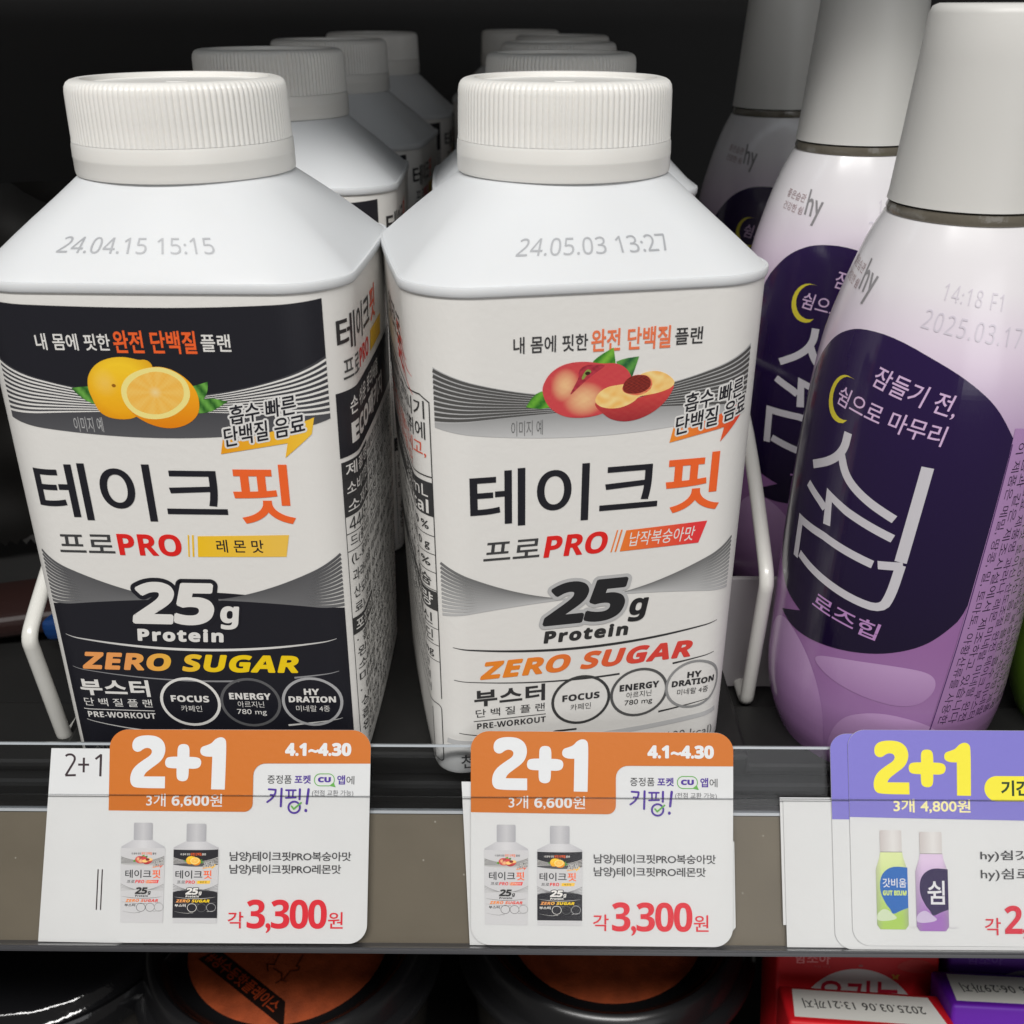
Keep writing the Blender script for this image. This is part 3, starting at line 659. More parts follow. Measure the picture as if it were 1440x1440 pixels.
    S([(-32, 36.6), (-21.6, 37.4)], 2.5)
    S(smoothpath([(-22.6, 37.6), (-24.2, 31), (-27, 27.2), (-40, 27.6), (-60, 29.6), (-74, 31.4)], 2), 2.2)
    p.text('로즈힙', G(-60), G(-27), 22.0, 26.0, K('B98AC2'), 2, .012, rot=-9)
    # ingredient panel, lines set along the bottle
    p.poly([(G(15.6), 66), (G(92), 62), (G(90), -14), (G(1), -14)], lambda x, y: mix(K('98709F'), K('AE88B8'), (y+14)/80), 1.4, 3)
    p.stroke([(G(15.4), 63), (G(9.3), 27.9), (G(1.4), -14)], .22, K('4A2A60'), 1.9)
    for k in range(13):
        t0 = ['이 제품은 메밀, 땅콩, 밀, 토마토, 아황산류를 사용한', '제품과 같은 제조시설에서 제조하고 있습니다', filler(8, 40+k)[:30]][min(k, 2)]
        x0 = G(18)+k*2.15
        vv, ff, a, b, c, d = textmesh(t0, .0, 1)
        sc = (62.0)/(b-a); q = []
        for X, Y in vv:
            xx = (Y-c)*1.75/(d-c); yy = (X-a)*sc
            yy2 = 63-yy; q.append((x0+xx-(63-yy2)*.075, yy2))
        p.raw(q, ff, K('2A1636'), 2)
    # logo and faint date on the shoulder
    for k, (a, wd) in enumerate(((-58, .5), (-54.5, .5))): pass
    p.text('hy', G(-78), G(-65), 85.2, 92.6, (.27, .26, .27), 2, .01, rot=-8, shear=-.15)
    p.text('좋은습관', G(-99), G(-80), 90.3, 92.2, (.38, .27, .28), 2, .0, rot=-6); p.text('건강한 쉼', G(-99), G(-80), 87.6, 89.4, (.38, .27, .28), 2, 0, rot=-6)
    p.text(ms('14:18 F1'), G(-27), G(3), 88.3, 91.2, K('D5CFD8'), 2, 0, sp=1.2, rot=-7); p.text(ms('2025.03.17'), G(-34), G(14), 83.2, 86.6, K('D1CAD5'), 2, 0, sp=1.2, rot=-8)
    p.build('sleeve_print', psurf, M['sleeveink'], t, [(-60, 60, .9)], 3, base=.07)
    return t
pb = purple_bottle((.0733, .1748, 0), 0, 'frontmost purple drink bottle, its whole crescent moon label in view')
c = copytree(pb); c.location = (.0733, .2400, 0); c.rotation_euler = (0, 0, R(32)); c.scale = (1, 1, 1.022); c['label'] = 'second purple drink bottle, tucked behind the front one with its moon turned left'
c = copytree(pb); c.location = (.0733, .317, 0); c.rotation_euler = (0, 0, R(38)); c.scale = (1, 1, 1.028); c['label'] = 'third purple drink bottle, deepest and darkest behind the other two'

# green bottle at the right edge
t = empty('drink_bottle', (.1240, .1765, 0), 0, 'bright green drink bottle cut off by the right edge', 'drink bottle')
n = 96; zs = [-24, -23.6, -22.9, -21.8, -20.5, -18.8, -17, -14, -11.3, -8, -5, -2, .7, 20, 46, 60, 67.4, 73.5, 78, 83, 86.8, 90, 94.6, 98, 100.2]
rings = [[(psm(z)/1e3*math.sin(2*math.pi*j/n), -psm(z)/1e3*math.cos(2*math.pi*j/n), rz(z)/1e3) for j in range(n)] for z in zs]
V, F = loft(rings, True, True, True)
meshobj('body', V, F, M['green'], t, True, colors=[mix(K('6E9A2E'), K('A9CC5A'), (z-20)/70) for z in zs for _ in range(n)])
V, F = revolve([(.0125, .105), (.0129, .107), (.0113, .127), (.0105, .1352), (.002, .1352)], 72)
meshobj('screw_cap', V, F, M['screwcap'], t, True)
p = Print()
p.stroke([(-33, 34), (-33, -2), (-14, -2), (-14, 34)], .25, K('4E7A1E'), 1)
for k in range(12): p.text(filler(3, 80+k)[:12], -32, -15, 30-k*2.7, 31.9-k*2.7, K('33561A'), 1, 0)
p.build('sleeve_print', psurf, M['sleeveink'], t, [(-60, 60, 1.5)], 6, base=.07)

# ------------------------------------------------------------------ the shelf itself
RD = Vector((0, -.5, -.866)); RP = Vector((0, .150, .0175)); RN = Vector((0, -.866, .5))
def rail(x, tt, h): q = RP+RD*tt+RN*h; return (x, q.y, q.z)
sh = empty('display_shelf', (0, .15, 0), 0, 'dark metal cooler shelf with grey price rail and clear front lip', 'shelf')
def put(name, bm, m, parent, smooth=False, off=(0, .15, 0)):
    for v in bm.verts: v.co -= Vector(off)
    return bmobj(name, bm, m, parent, smooth)
put('shelf_board', box_bm(1.1, .46, .022, .001, 2, (0, .386, -.0112)), M['dark'], sh)
put('shelf_riser', box_bm(.134, .40, .0052, .0008, 2, (-.0225, .3585, .0024)), M['dark'], sh)
put('front_ridge', box_bm(1.1, .020, .0026, .001, 2, (0, .1690, .0008)), M['dark'], sh)
def slab(t0, t1, h0, h1, m, name, parent, x0=-.5, x1=.5, bev=.0002):
    V = [rail(x, tt, h) for x in (x0, x1) for tt in (t0, t1) for h in (h0, h1)]
    V = [(a, b-.15, c_) for a, b, c_ in V]
    bm = bmesh.new(); vs_ = [bm.verts.new(v) for v in V]
    for f in ((0, 1, 3, 2), (4, 6, 7, 5), (0, 4, 5, 1), (2, 3, 7, 6), (0, 2, 6, 4), (1, 5, 7, 3)): bm.faces.new([vs_[i] for i in f])
    bmesh.ops.recalc_face_normals(bm, faces=bm.faces[:])
    if bev: bmesh.ops.bevel(bm, geom=bm.edges[:], offset=bev, segments=2, affect='EDGES')
    return bmobj(name, bm, m, parent)
slab(.0150, .0385, -.0030, -.0012, M['railgrey'], 'price_rail', sh)
slab(.0145, .0150, -.0028, -.0008, M['clearedge'], 'rail_top_edge', sh, bev=0)
slab(.0155, .0300, -.0125, -.0032, M['dark'], 'rail_bracket', sh)
slab(.0030, .0146, -.0016, -.0009, M['clear'], 'clear_lip', sh, bev=0)
slab(.0027, .0031, -.0018, -.0007, M['clearedge'], 'lip_edge', sh, bev=0)
slab(.0116, .0378, .0010, .0014, M['cover'], 'price_cover', sh, bev=0)
slab(.01150, .0116, .0010, .0014, M['coveredge'], 'cover_edge', sh, bev=0)
slab(.0379, .0389, -.0034, .0017, M['edge'], 'rail_foot', sh, bev=.0003)

# upper shelf, back and sides of the cooler
up = bmobj('upper_shelf', box_bm(1.1, .42, .02, .001, 2, (0, .345, .255)), M['darker']); tag(up, 'black underside of the shelf above the bottles', 'shelf')
bk = bmobj('back_wall', box_bm(1.4, .02, .9, .001, 1, (0, .70, .02)), M['darker']); tag(bk, kind='structure')
st = bmobj('back_rail', box_bm(1.2, .012, .004, .001, 2, (0, .66, .142)), M['dark']); tag(st, 'thin dark metal rail across the back of the cooler', 'rail')
lw_ = bmobj('lower_shelf', box_bm(1.4, .62, .02, .001, 1, (0, .33, -.205)), M['dark']); tag(lw_, 'dark lower shelf under the jars and small cartons', 'shelf')

# wire dividers
def divider(x, y0, lab, zs=1):
    t = empty('wire_divider', (x, y0, 0), 0, lab, 'shelf divider', 'white wire dividers')
    pts = smoothpath([(0, .28, .062), (0, .08, .062), (0, .045, .060), (0, .022, .0525), (0, -.0020, .0365), (0, -.0050, .0335), (0, -.0045, .0300), (0, -.0010, .0050), (0, -.0004, .0014), (0, .0035, .0012), (0, .012, .0012), (0, .05, .0012), (0, .28, .0012)], 2)
    V, F = tube(pts, .0013, 12, 1.15); meshobj('wire', V, F, M['wire'], t, True); t.scale = (1, 1, zs)
    V, F = tube([(0, .16, .0015), (0, .16, .0605)], .0011, 10); meshobj('wire_upright', V, F, M['wire'], t, True)
    return t
divider(.0485, .1815, 'white wire divider between the peach carton and the purple bottle')
divider(-.0925, .1680, 'white wire divider at the left of the lemon carton', .84)
pl = bmobj('divider_plate', box_bm(.018, .0012, .0275, .0003, 2, (.0475, .1885, .0140)), M['acrylic']); tag(pl, 'pale plastic plate standing behind the right wire divider', 'plate')

# ------------------------------------------------------------------ price tags and slips in the rail
W_, H_ = 367., 303.
def px(x, y):            # photo-sized layout units of the tag to tag millimetres (x right, y down)
    return ((x-343.5)*(1-.016*(y-1027)/303)*.1286, -(y-1027)*.1251)
def tagsurf(dx, h0, dt=0, rot=0):
    def f(x, y, h):
        c_, s_ = math.cos(R(rot)), math.sin(R(rot)); x, y = x*c_-(y+19)*s_, x*s_+(y+19)*c_-19
        # cards bow slightly
        return Vector(rail((x+dx)/1e3, -y/1e3+dt, h0/1e3+h/1e3+.00012*math.sin((x+24)/48*math.pi)))-Vector((0, .15, 0))
    return f
def sheet(name, outline, surf, m, parent, th=.22):
    """a card with real thickness"""
    n = len(outline); V = [surf(x, y, 0) for x, y in outline]+[surf(x, y, -th) for x, y in outline]
    tr = tessellate_polygon([[Vector((x, y, 0)) for x, y in outline]])
    F = [tuple(t) for t in tr]+[tuple(n+i for i in t)[::-1] for t in tr]+[(i, (i+1) % n, n+(i+1) % n, n+i) for i in range(n)]
    return meshobj(name, V, F, m, parent)
def two_plus_one(p, ox, oy, col, k=1.0, L=3):
    Z = lambda x, y: (ox+x/7.2*k, oy+y/7.2*k)
    two = [(300, 205), (312, 160), (345, 128), (400, 112), (480, 108), (560, 122), (620, 170), (642, 245), (628, 320), (590, 378), (520, 430), (440, 492), (424, 530), (640, 530), (640, 650), (350, 648), (300, 622), (283, 560), (298, 480), (340, 420), (420, 360), (485, 318), (506, 280), (492, 246), (450, 235), (412, 250), (382, 275), (345, 280), (308, 255)]
    p.poly([Z(*q) for q in chaikin(two, 2, (12, 13, 14))], col, L)
    plus = [(635, 388), (650, 340), (690, 328), (762, 326), (762, 240), (780, 205), (822, 195), (868, 205), (884, 245), (884, 328), (950, 330), (995, 345), (1008, 388), (990, 435), (945, 450), (880, 448), (878, 530), (862, 568), (818, 580), (772, 566), (756, 530), (756, 446), (690, 444), (650, 432)]
    p.poly([Z(*q) for q in chaikin(plus, 2, (3, 9, 15, 21))], col, L)
    one = [(990, 265), (1005, 225), (1060, 208), (1108, 188), (1142, 145), (1195, 122), (1242, 138), (1258, 190), (1248, 660), (1110, 658), (1116, 325), (1050, 325), (1002, 305)]
    p.poly([Z(*q) for q in chaikin(one, 2, (8, 9, 10))], col, L)
def with_px(p, dx=0, dy=0):
    p.T = lambda x, y: px(x+dx, y+dy)
def carton_mini(p, x0, x1, ytop, ybot, kind, L):
    # the small printed picture of a bottle
    k = (x1-x0)/58.; cx = (x0+x1)/2; base = ybot
    bodytop = ybot-(ybot-ytop)*.745
    sc = (ybot-bodytop)/95.
    cw = (x1-x0)*.21
    g = lambda x, y: mix((.42, .42, .45), (.66, .66, .68), 1-abs(x-cx)/(x1-x0)*1.6)
    p.poly([(x0+1, bodytop+2), (x0+1, bodytop-2), (cx-cw, ytop+24*(x1-x0)/64), (cx+cw, ytop+24*(x1-x0)/64), (x1-1, bodytop-2), (x1-1, bodytop+2)], g, L, 6)
    p.rrect(cx-cw, cx+cw, ytop, ytop+25*(x1-x0)/64, 2, lambda x, y: mix((.40, .40, .43), (.56, .56, .58), 1-abs(x-cx)/cw), L+.4, step=3)
    p.poly([(x0, bodytop), (x1, bodytop), (x1-1.5, ybot), (x0+1.5, ybot)], (.60, .60, .615), L+.8)
    old = p.T; o0 = p.L0
    p.T = lambda u, v: old(cx+u*k*1.04, base-v*sc)
    p.L0 = o0+L+1.2
    front_art(p, kind, True); p.T = old; p.L0 = o0

def orange_art(p):
    OR = K('C86E1E'); WT = (.72, .735, .75); pu = K('4B2C94'); gr = K('62A84A'); dk = (.05, .05, .055)
    with_px(p)
    out = rr(160, 527, 1027, 1142, 26, (0, 0, 1, 1), 10)     # y grows downward here, so bottom corners of rr are the top
    o1 = [(160, 1142), (160, 1053)] + [(186-26*math.cos(R(a)), 1053-26*math.sin(R(a))) for a in range(10, 91, 10)] + [(501+26*math.sin(R(a)), 1053-26*math.cos(R(a))) for a in range(0, 91, 10)]
    o1 += [(527, 1074.5), (384, 1074.5)] + [(380-17*math.sin(R(a)), 1091.5-17*math.cos(R(a))) for a in range(10, 91, 16)] + [(363, 1130)] + [(351+12*math.cos(R(a)), 1131+12*math.sin(R(a))) for a in range(0, 91, 15)]
    p.poly(o1, OR, 0)
    two_plus_one(p, 150, 1020, WT)
    p.text('3개 '+mb('6,600')+'원', 213, 320, 1137, 1118, WT, 3, .008)
    p.text(mb('4.1~4.30'), 408, 499, 1063, 1046, WT, 3, 0, fat=.9)
    p.text('증정품', 383, 417, 1103, 1091, dk, 3, 0); p.text('포켓', 421, 444, 1103, 1091, pu, 3, .02)
    p.stroke(rr(449, 477, 1089, 1106, 8, n=6), 1.1, gr, 3, closed=True); p.poly([(470, 1106), (479, 1108), (476, 1101)], gr, 3.3)
    p.text(mb('CU'), 454, 472, 1101, 1093.5, pu, 3.6, .04); p.text('앱', 481, 492, 1104, 1091, pu, 3, .02); p.text('에', 494, 505, 1104, 1092, dk, 3, 0)
    # playful lettering
    S = lambda pts, w_, c_, L: p.stroke([(340+x/7.2, 1020+y/7.2) for x, y in pts], w_, c_, L, cap='round')
    S([(325, 655), (395, 660)], 2.6, pu, 3); S(smoothpath([(395, 660), (392, 700), (360, 750), (312, 785)], 2), 2.6, pu, 3.3); S([(345, 712), (385, 715)], 2.4, pu, 3.6)
    S([(455, 650), (450, 828)], 3.0, pu, 3)
    S([(500, 664), (598, 664)], 2.4, pu, 3); S([(500, 742), (600, 738)], 2.4, pu, 3.3); S([(528, 668), (530, 738)], 2.2, pu, 3.6); S([(572, 668), (568, 738)], 2.2, pu, 3.9)
    S([(640, 655), (638, 755)], 3.0, pu, 3)
    p.stroke([(340+(586+58*math.cos(R(a)))/7.2, 1020+(838+58*math.sin(R(a)))/7.2) for a in range(0, 360, 15)], 2.7, pu, 4.3, closed=True)
    S([(560, 828), (582, 855)], 2.4, gr, 4.7); S([(582, 855), (655, 792)], 2.4, gr, 5)
    S([(728, 655), (712, 800)], 3.4, pu, 3); p.ell(340+704/7.2, 1020+870/7.2, 2.1, 2.4, pu, 3, n=14)
    p.text('(전점 교환 가능)', 446, 504, 1121, 1112, (.14, .14, .15), 3, 0)
    p.text('남양)테이크핏PRO복숭아맛', 332, 503, 1214, 1199, dk, 3, .012, sp=.93); p.text('남양)테이크핏PRO레몬맛', 332, 489, 1232, 1217, dk, 3, .012, sp=.93)
    rd = K('D82232')
    p.text('각', 331, 353, 1306, 1283, rd, 3, .008); p.text(mb('3,300'), 358, 470, 1312, 1266, rd, 3, 0, sp=.88, res=6, fat=.25); p.text('원', 472, 493, 1306, 1283, rd, 3, .008)
    carton_mini(p, 178, 241, 1159, 1299, 'peach', 1); carton_mini(p, 252, 317, 1160, 1299, 'lemon', 1)
def tag_outline(x0=160, x1=527, y0=1027, y1=1327, r=26):
    o = []
    for cx, cy, a in ((x0+r, y0+r, 180), (x1-r, y0+r, 270), (x1-r, y1-r, 0), (x0+r, y1-r, 90)):
        o += [px(cx+r*math.cos(R(a+10*i)), cy+r*math.sin(R(a+10*i))) for i in range(10)]
    return o
def orange_tag(dx, lab, rot=0, h=-.05):
    t = empty('price_tag', (0, .15, 0), 0, lab, 'price tag', 'orange promotion tags')
    sf = tagsurf(dx, h, 0, rot)
    sheet('card', tag_outline(), sf, M['paper'], t)
    p = Print(); orange_art(p); p.build('card_print', sf, M['tagprint'], t, [(-30, 30, 8)], None, base=.035, step=.006)
    return t
C1 = (343.5-735)*.1286; C2 = C1+(850.5-343.5)*.1286
orange_tag(C1+.0, 'orange and white price tag in front of the lemon carton, left of two alike', .15, .70)
orange_tag(C2-.1, 'orange and white price tag in front of the peach carton, right of two alike', -.1, .70)

def slip(name, pts, dx, h, lab, art=None, grp=None, m='paper'):
    t = empty(name, (0, .15, 0), 0, lab, 'paper slip', grp)
    sf = tagsurf(dx, h); sheet('paper', [px(*q) for q in pts], sf, M[m], t)
    if art:
        p = Print(); p.T = lambda x, y: px(x, y); art(p); p.build('paper_print', sf, M['tagprint'], t, [(-60, 60, 8)], None, base=.03, step=.006)
    return t
def a1(p):
    c_ = (.035, .02, .025)
    S = lambda pts: p.stroke(pts, 3.0, c_, 1)
    S(smoothpath([(95, 1067), (98, 1064.5), (104, 1064.5), (108, 1068), (108, 1073), (104, 1080), (95.5, 1094.5)], 2)); S([(95, 1094.5), (110, 1094)])
    S([(113, 1079), (128.5, 1079)]); p.stroke([(121, 1069), (121, 1090)], 3.0, c_, 1.4)
    S([(137.5, 1071), (145.5, 1064.5)]); p.stroke([(145.2, 1064), (144.8, 1095.5)], 3.2, c_, 1.4)
    p.stroke([(144.5, 1227), (143, 1284)], 1.7, c_, 1); p.stroke([(150.5, 1227), (149, 1284)], 1.7, c_, 1)
slip('paper_slip', [(74.5, 1056), (210, 1056), (210, 1330), (61, 1329), (68, 1190)], C1, -.05, 'white slip with printed 2+1 peeking out left of the first orange tag', a1)
slip('paper_slip', [(146, 1100), (240, 1100), (240, 1329), (157, 1329)], C2, -.05, 'blank white slip behind the left side of the second orange tag')
slip('paper_slip', [(500, 1180), (529, 1182), (531, 1302), (522, 1312), (500, 1312)], C2, .02, 'blank white slip showing at the right edge of the second orange tag')
# right-hand purple tag and what is behind it, same layout units shifted by its own offset
C3 = C1+(1376-343.5)*.1286
def shp(x): return x-1376+343.5
def purple_card(p, back=False):
    PV = K('7C75C8'); YE = K('EFE33A'); dk = (.05, .05, .055); rd = K('D01F38')
    q = lambda x, y: px(shp(x), y); p.T = q
    if back:
        p.poly([(1169, 1149), (1169, 1050)]+[(1193-24*math.cos(R(a)), 1050-22*math.sin(R(a))) for a in range(10, 91, 10)]+[(1500, 1028), (1500, 1149)], PV, 0); return
    p.poly([(1193, 1145), (1193, 1046)]+[(1217-24*math.cos(R(a)), 1046-24*math.sin(R(a))) for a in range(10, 91, 10)]+[(1560, 1022), (1560, 1150)], PV, 0)
    two_plus_one(p, 1187, 1021.5, YE, 1.01)
    p.poly(rr(1381, 1530, 1086, 1121.5, 17.5), YE, 3); p.text('기간한정', 1404, 1486, 1114, 1092, K('1E3A1A'), 4, .03)
    p.text('3개 4,800원', 1254, 1361, 1139, 1119, K('F4EBA8'), 3, .018)
    p.text('hy)쉼갓비움', 1373, 1482, 1206, 1190, dk, 3, .012); p.text('hy)쉼로즈힙', 1373, 1482, 1233, 1215, dk, 3, .006)
    p.text('각', 1377, 1399, 1308, 1284, rd, 3, .008); p.text(mb('2,400'), 1405, 1510, 1312, 1267, rd, 3, 0, sp=.88, res=6, fat=.25)
    # two small bottle pictures
    def mini(x0, x1, y0, y1, c0, c1, blob, txt, dt):
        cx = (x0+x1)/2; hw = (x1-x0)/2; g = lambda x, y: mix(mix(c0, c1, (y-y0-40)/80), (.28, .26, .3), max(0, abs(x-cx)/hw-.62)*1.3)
        p.rrect(cx-hw*.70, cx+hw*.68, y0, y0+30, 2, lambda x, y: mix((.70, .69, .68), (.50, .45, .44), abs(x-cx-3)/hw), 2, step=3)
        p.poly([(cx-hw*.70, y0+31), (cx+hw*.70, y0+31), (cx+hw*.75, y0+38), (cx+hw, y0+55), (cx+hw, y1-6), (cx+hw*.8, y1), (cx-hw*.8, y1), (cx-hw, y1-6), (cx-hw, y0+55), (cx-hw*.75, y0+38)], g, 2.5, 4)
        p.stroke([(cx-hw*.7, y0+30.5), (cx+hw*.7, y0+30.5)], 1, (.3, .28, .28), 3)
        p.poly(chaikin([(cx+hw, y0+52), (cx, y0+50), (cx-hw*.7, y0+62), (cx-hw*.8, y0+85), (cx-hw*.4, y0+104), (cx-3, y0+110), (cx, y0+118), (cx+hw*.5, y0+112), (cx+hw, y0+108)], 2, (0, 8)), blob, 3.4)
        p.text(txt, *dt, (.72, .72, .75), 4.4, .012)
        p.poly(chaikin([(cx-hw, y1-22), (cx-hw*.5, y1-30), (cx, y1-22), (cx+hw*.4, y1-14), (cx-hw, y1-10)], 2), mix(c1, (.8, .8, .85), .5), 4)
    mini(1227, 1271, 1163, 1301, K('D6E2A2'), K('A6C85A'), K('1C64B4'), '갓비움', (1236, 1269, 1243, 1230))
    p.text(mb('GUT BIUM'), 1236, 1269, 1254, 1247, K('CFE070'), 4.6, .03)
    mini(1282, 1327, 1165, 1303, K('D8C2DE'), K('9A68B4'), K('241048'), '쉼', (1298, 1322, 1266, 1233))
    p.ell(1334, 1298, 7, 1.3, (.60, .60, .62), 1, n=20); p.ell(1279, 1298, 6, 1.2, (.62, .62, .62), 1, n=20)
def ptag(x0, y0, h, back, lab):
    t = empty('price_tag', (0, .15, 0), 0, lab, 'price tag', None); sf = tagsurf(C3, h)
    o = [px(shp(x), y) for x, y in [(x0+24-24*math.cos(R(a)), y0+24-24*math.sin(R(a))) for a in range(0, 91, 10)]+[(1560, y0), (1560, y0+302)]+[(x0+24-24*math.sin(R(a)), y0+302-24+24*math.cos(R(a))) for a in range(0, 91, 10)]]
    sheet('card', o, sf, M['paper'], t)
    p = Print(); purple_card(p, back); p.build('card_print', sf, M['tagprint'], t, [(-60, 60, 8)], None, base=.035, step=.006)
ptag(1169, 1028, .30, True, 'lilac topped price tag mostly hidden behind the yellow lettered one')
ptag(1193, 1022, .62, False, 'lilac price tag with yellow 2+1 under the purple bottle')
def sl(pts): return [(shp(x), y) for x, y in pts]
slip('paper_slip', sl([(1098, 1120), (1560, 1120), (1560, 1299), (1098, 1299)]), C3, -.30, 'blank white slip furthest left under the lilac tags, upper sheet')
slip('paper_slip', sl([(1102, 1124), (1560, 1124), (1560, 1329), (1102, 1329)]), C3, -.02, 'blank white slip under the lilac tags, reaching the rail bottom')

# ------------------------------------------------------------------ jars and cartons on the shelf below
def jar(loc, lab, kind):
    t = empty('food_jar', loc, 0, lab, 'jar', 'black lidded jars below')
    prof = [(.028, -.095), (.031, -.094), (.0325, -.088), (.0375, -.020), (.0385, -.012), (.0375, -.0115)]
    V, F = revolve(prof, 96); meshobj('tub', V, F, M['tub'], t, True)
    if kind == 'gloss':
        prof = [(.0375, -.0125), (.0405, -.0120), (.0412, -.0095), (.0408, -.0055), (.0400, -.0042), (.0385, -.0048), (.0372, -.0040), (.0362, -.0022), (.0345, -.0012), (.020, .0002), (.002, .0008)]
        V, F = revolve(prof, 128); meshobj('lid', V, F, M['glosslid'], t, True)
        return t
    prof = [(.0375, -.0125), (.0408, -.0122), (.0418, -.0105), (.0415, -.0085), (.0400, -.0075), (.0388, -.0070), (.0380, -.0030), (.0368, -.0006), (.0352, 0), (.0340, -.0008), (.0325, -.0040), (.0300, -.0062), (.0278, -.0068), (.002, -.0070)]
    V, F = revolve(prof, 128); meshobj('lid', V, F, M['lid'], t, True)
    V, F = revolve([(.001, -.0068), (.0268, -.0068), (.0270, -.0066), (.0268, -.0064), (.002, -.0063)], 96); lb = meshobj('lid_sticker', V, F, M['orange'], t, True)
    if kind == 'text':
        p = Print(); fl = lambda x, y, h: (x/1e3, y/1e3, -.0063+h/1e3)
        c_, s_ = math.cos(R(-37)), math.sin(R(-37)); ox, oy = -19.0, -7.0
        p.T = lambda x, y: (ox+x*c_-y*s_, oy+x*s_+y*c_)
        p.poly([(-3, -2.9), (31, -2.9), (25.5, 2.5), (-1, 2.5)], (.012, .006, .005), 1)
        p.text('#성수동핫플레이스', -1.5, 25.5, -2.0, 1.8, K('A8401C'), 2, .012)
        p.T = lambda x, y: (x, y); dk = (.05, .01, .004)
        # a bird outline: legs and claws
        B = lambda x, y: ((x-612)/21.4-.5, -(y-108)/17.-9.)      # a bird's feet and belly line, in layout units of the sticker
        for i, (q, wd) in enumerate((([(585, 50), (570, 110), (530, 108), (545, 145)], .34), ([(570, 130), (625, 155), (635, 190), (605, 208)], .36), ([(635, 192), (665, 200)], .3), ([(645, 190), (670, 145), (715, 138), (718, 122), (700, 118), (722, 55)], .36))):
            p.stroke([B(*c) for c in q], wd, dk, 1+i*.4)
        p.build('sticker_print', fl, M['print'], t, None, None, base=.03)
    return t
jar((-.0625, .2015, -.087), 'black lidded jar with orange sticker and slanted black text band, below the left orange tag', 'text')
jar((.0240, .2085, -.087), 'black lidded jar with plain orange sticker, below the right orange tag', 'plain')
jar((-.1300, .2080, -.0865), 'glossy black lidded jar at the bottom left corner', 'gloss')

def small_carton(name, origin, yaw, tilt, wx, hz, dz, m, lab, art, topart, grp):
    """origin: top front left corner; the front face leans back by tilt"""
    t = empty(name, origin, 0, lab, 'juice carton', grp); t.rotation_euler = Euler((R(-tilt), 0, R(yaw)), 'XYZ')
    b = box_bm(wx, dz, hz, .0009, 3, (wx/2, dz/2, -hz/2)); bmobj('carton_body', b, m, t, True)
    if art:
        p = Print(); art(p); p.build('front_print', lambda x, y, h: (x/1e3, -h/1e3, y/1e3), M['tagprint'], t, None, None, base=.04)
    if topart:
        p = Print(); topart(p); p.build('top_print', lambda x, y, h: (x/1e3, y/1e3, h/1e3), M['tagprint'], t, None, None, base=.04)
    return t
def red_front(p):
    p.text('함소아', 4.6, 13.4, -4.8, -2.0, K('F09094'), 1, .012)
    p.text('제약', 9, 13.6, -5.8, -5.1, K('C8444A'), 1, 0)
    p.ell(20.5, -20.5, 15.3, 14.8, (.66, .63, .63), .6, n=64)
    p.text('유기농', 10.5, 31, -16.5, -8.6, K('C01838'), 2, .02)
    p.poly([(29.6, -7.4), (30, -6.8), (30.7, -6.8), (30.2, -7.4), (30.4, -8.1), (29.6, -7.8), (28.9, -8.1), (29.1, -7.4), (28.6, -6.8), (29.3, -6.8)], K('C08A2A'), 2.4)
    p.ell(21, -4.9, .6, .3, K('B85A5A'), 2); p.poly(chaikin([(29, -5), (33, -2.6), (38, -3), (40, -6), (34, -6.4)], 2), K('C03030'), 1)
def top_date(txt):
    def f(p):
        p.poly([(1.6, 1.8), (36.6, 1.8), (35.4, 13.4), (3.2, 13.4)], (.84, .83, .78), 1)
        # the date reads upside down from the front
        p.T = lambda x, y: (38.2-x, 15.2-y); p.text(txt, 5.2, 33.5, 5.6, 9.6, (.03, .03, .03), 2, .008, sp=1.1)
    return f
def purple_front(p):
    p.text('함소아', 4.6, 13.4, -4.8, -2.0, K('7C48B8'), 1, .012)
    p.ell(20.5, -20.5, 15.3, 14.8, (.42, .40, .46), .6, n=64); p.ell(20, -8, .5, .35, K('6A3A9A'), 2)
    p.text('유기농', 10.5, 31, -16.5, -10, K('5A2090'), 2, .02)
small_carton('juice_carton', (.0650, .186, -.0768), -2, 24, .0405, .075, .018, M['red'], 'red juice carton behind, white circle with 유기농 on its front', red_front, None, 'small juice cartons')
small_carton('juice_carton', (.0626, .1630, -.0755), -4, 20, .0385, .075, .0150, M['red'], 'red juice carton in front with white date strip 2025.03.06 on top', None, top_date('2025.03.06 13:21까지'), 'small juice cartons')
small_carton('juice_carton', (.1082, .186, -.0768), -2, 24, .0405, .075, .018, M['purplebox'], 'purple juice carton behind at the bottom right, with grey circle', purple_front, None, 'small juice cartons')
small_carton('juice_carton', (.1010, .1660, -.0735), -3, 20, .0385, .075, .0150, M['purplebox'], 'purple juice carton in front at the bottom right corner with date strip', None, top_date('2025.03.06 06:29까지'), 'small juice cartons')

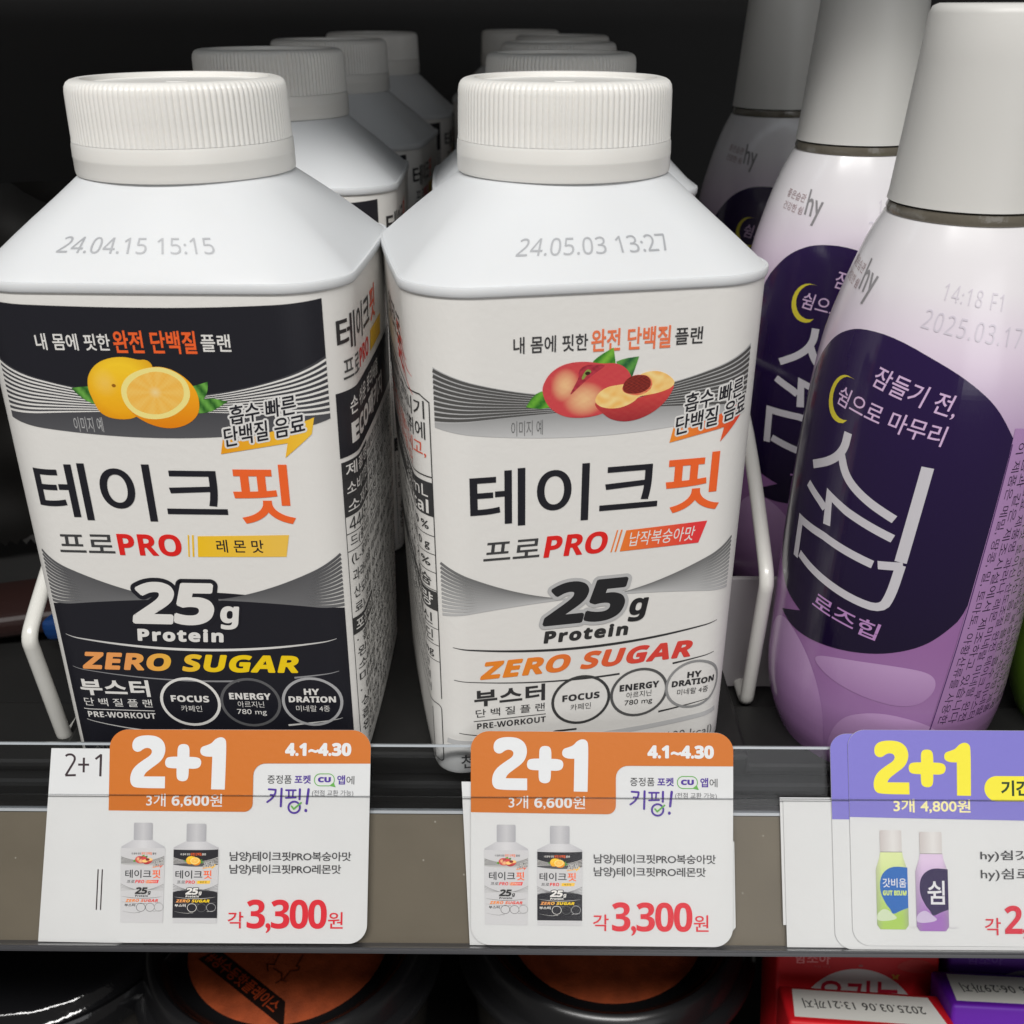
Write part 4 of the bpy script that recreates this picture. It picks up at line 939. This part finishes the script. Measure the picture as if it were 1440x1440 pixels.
# ------------------------------------------------------------------ black pouch at the left
def pouch_surf(x, y, h):
    b = .009*math.sin(max(0, min(1, x/75))*math.pi)*math.sin(max(0, min(1, y/92))*math.pi)
    wv = .0012*math.sin(x*.25+y*.1)+.0008*math.sin(y*.33)
    return (x/1e3, -(b+wv)-h/1e3, y/1e3)
t = empty('snack_pouch', (-.172, .236, .006), R(14), 'black snack pouch with gold lettering leaning at the far left', 'pouch'); t.rotation_euler = (R(-13), 0, R(12))
nx, ny = 60, 40; V = []; F = []
for j in range(ny+1):
    for i in range(nx+1):
        y = 92*j/ny + ((i % 2)*1.4-.7 if j == 0 else 0); V.append(pouch_surf(75*i/nx, y, 0))
m0 = len(V)
for j in range(ny+1):
    for i in range(nx+1):
        q = pouch_surf(75*i/nx, 92*j/ny + ((i % 2)*1.4-.7 if j == 0 else 0), 0); V.append((q[0], -q[1]+.0004, q[2]))
for j in range(ny):
    for i in range(nx):
        a = j*(nx+1)+i; F.append((a, a+1, a+nx+2, a+nx+1)); F.append((m0+a, m0+a+nx+1, m0+a+nx+2, m0+a+1))
meshobj('pouch_body', V, F, M['pouch'], t, True)
go = K('7A6018')
p = Print(); p.text('검은콩', 44, 70, 22, 30, go, 1, .01, rot=-24); p.build('gold_seal', pouch_surf, M['sleeveink'], t, [(0, 75, 3)], 4, base=.1)
p = Print(); p.text('고소한', 46, 72, 66, 70, K('8A7028'), 1, .01); p.build('gold_title', pouch_surf, M['sleeveink'], t, [(0, 75, 3)], 4, base=.1)
for (lx, ly, lz, rzz, sx, sy, m, nm, lab) in ((-.138, .210, .0040, 6, .066, .020, 'redpack', 'snack_packet', 'flat red packet lying under the black pouch'), (-.1010, .214, .0080, -8, .012, .035, 'bluepack', 'snack_packet', 'small blue packet end beside the left wire divider')):
    b = box_bm(sx, sy, .006, .0022, 3); bmesh.ops.subdivide_edges(b, edges=b.edges[:], cuts=3, use_grid_fill=True)
    for v in b.verts: v.co.z += .0008*math.sin(v.co.x*400)+.0006*math.cos(v.co.y*350)
    o = bmobj(nm, b, M[m], None, True); o.location = (lx, ly, lz); o.rotation_euler = (0, R(-6), R(rzz)); tag(o, lab, 'packet')
print('verts', sum(len(m.vertices) for m in bpy.data.meshes))
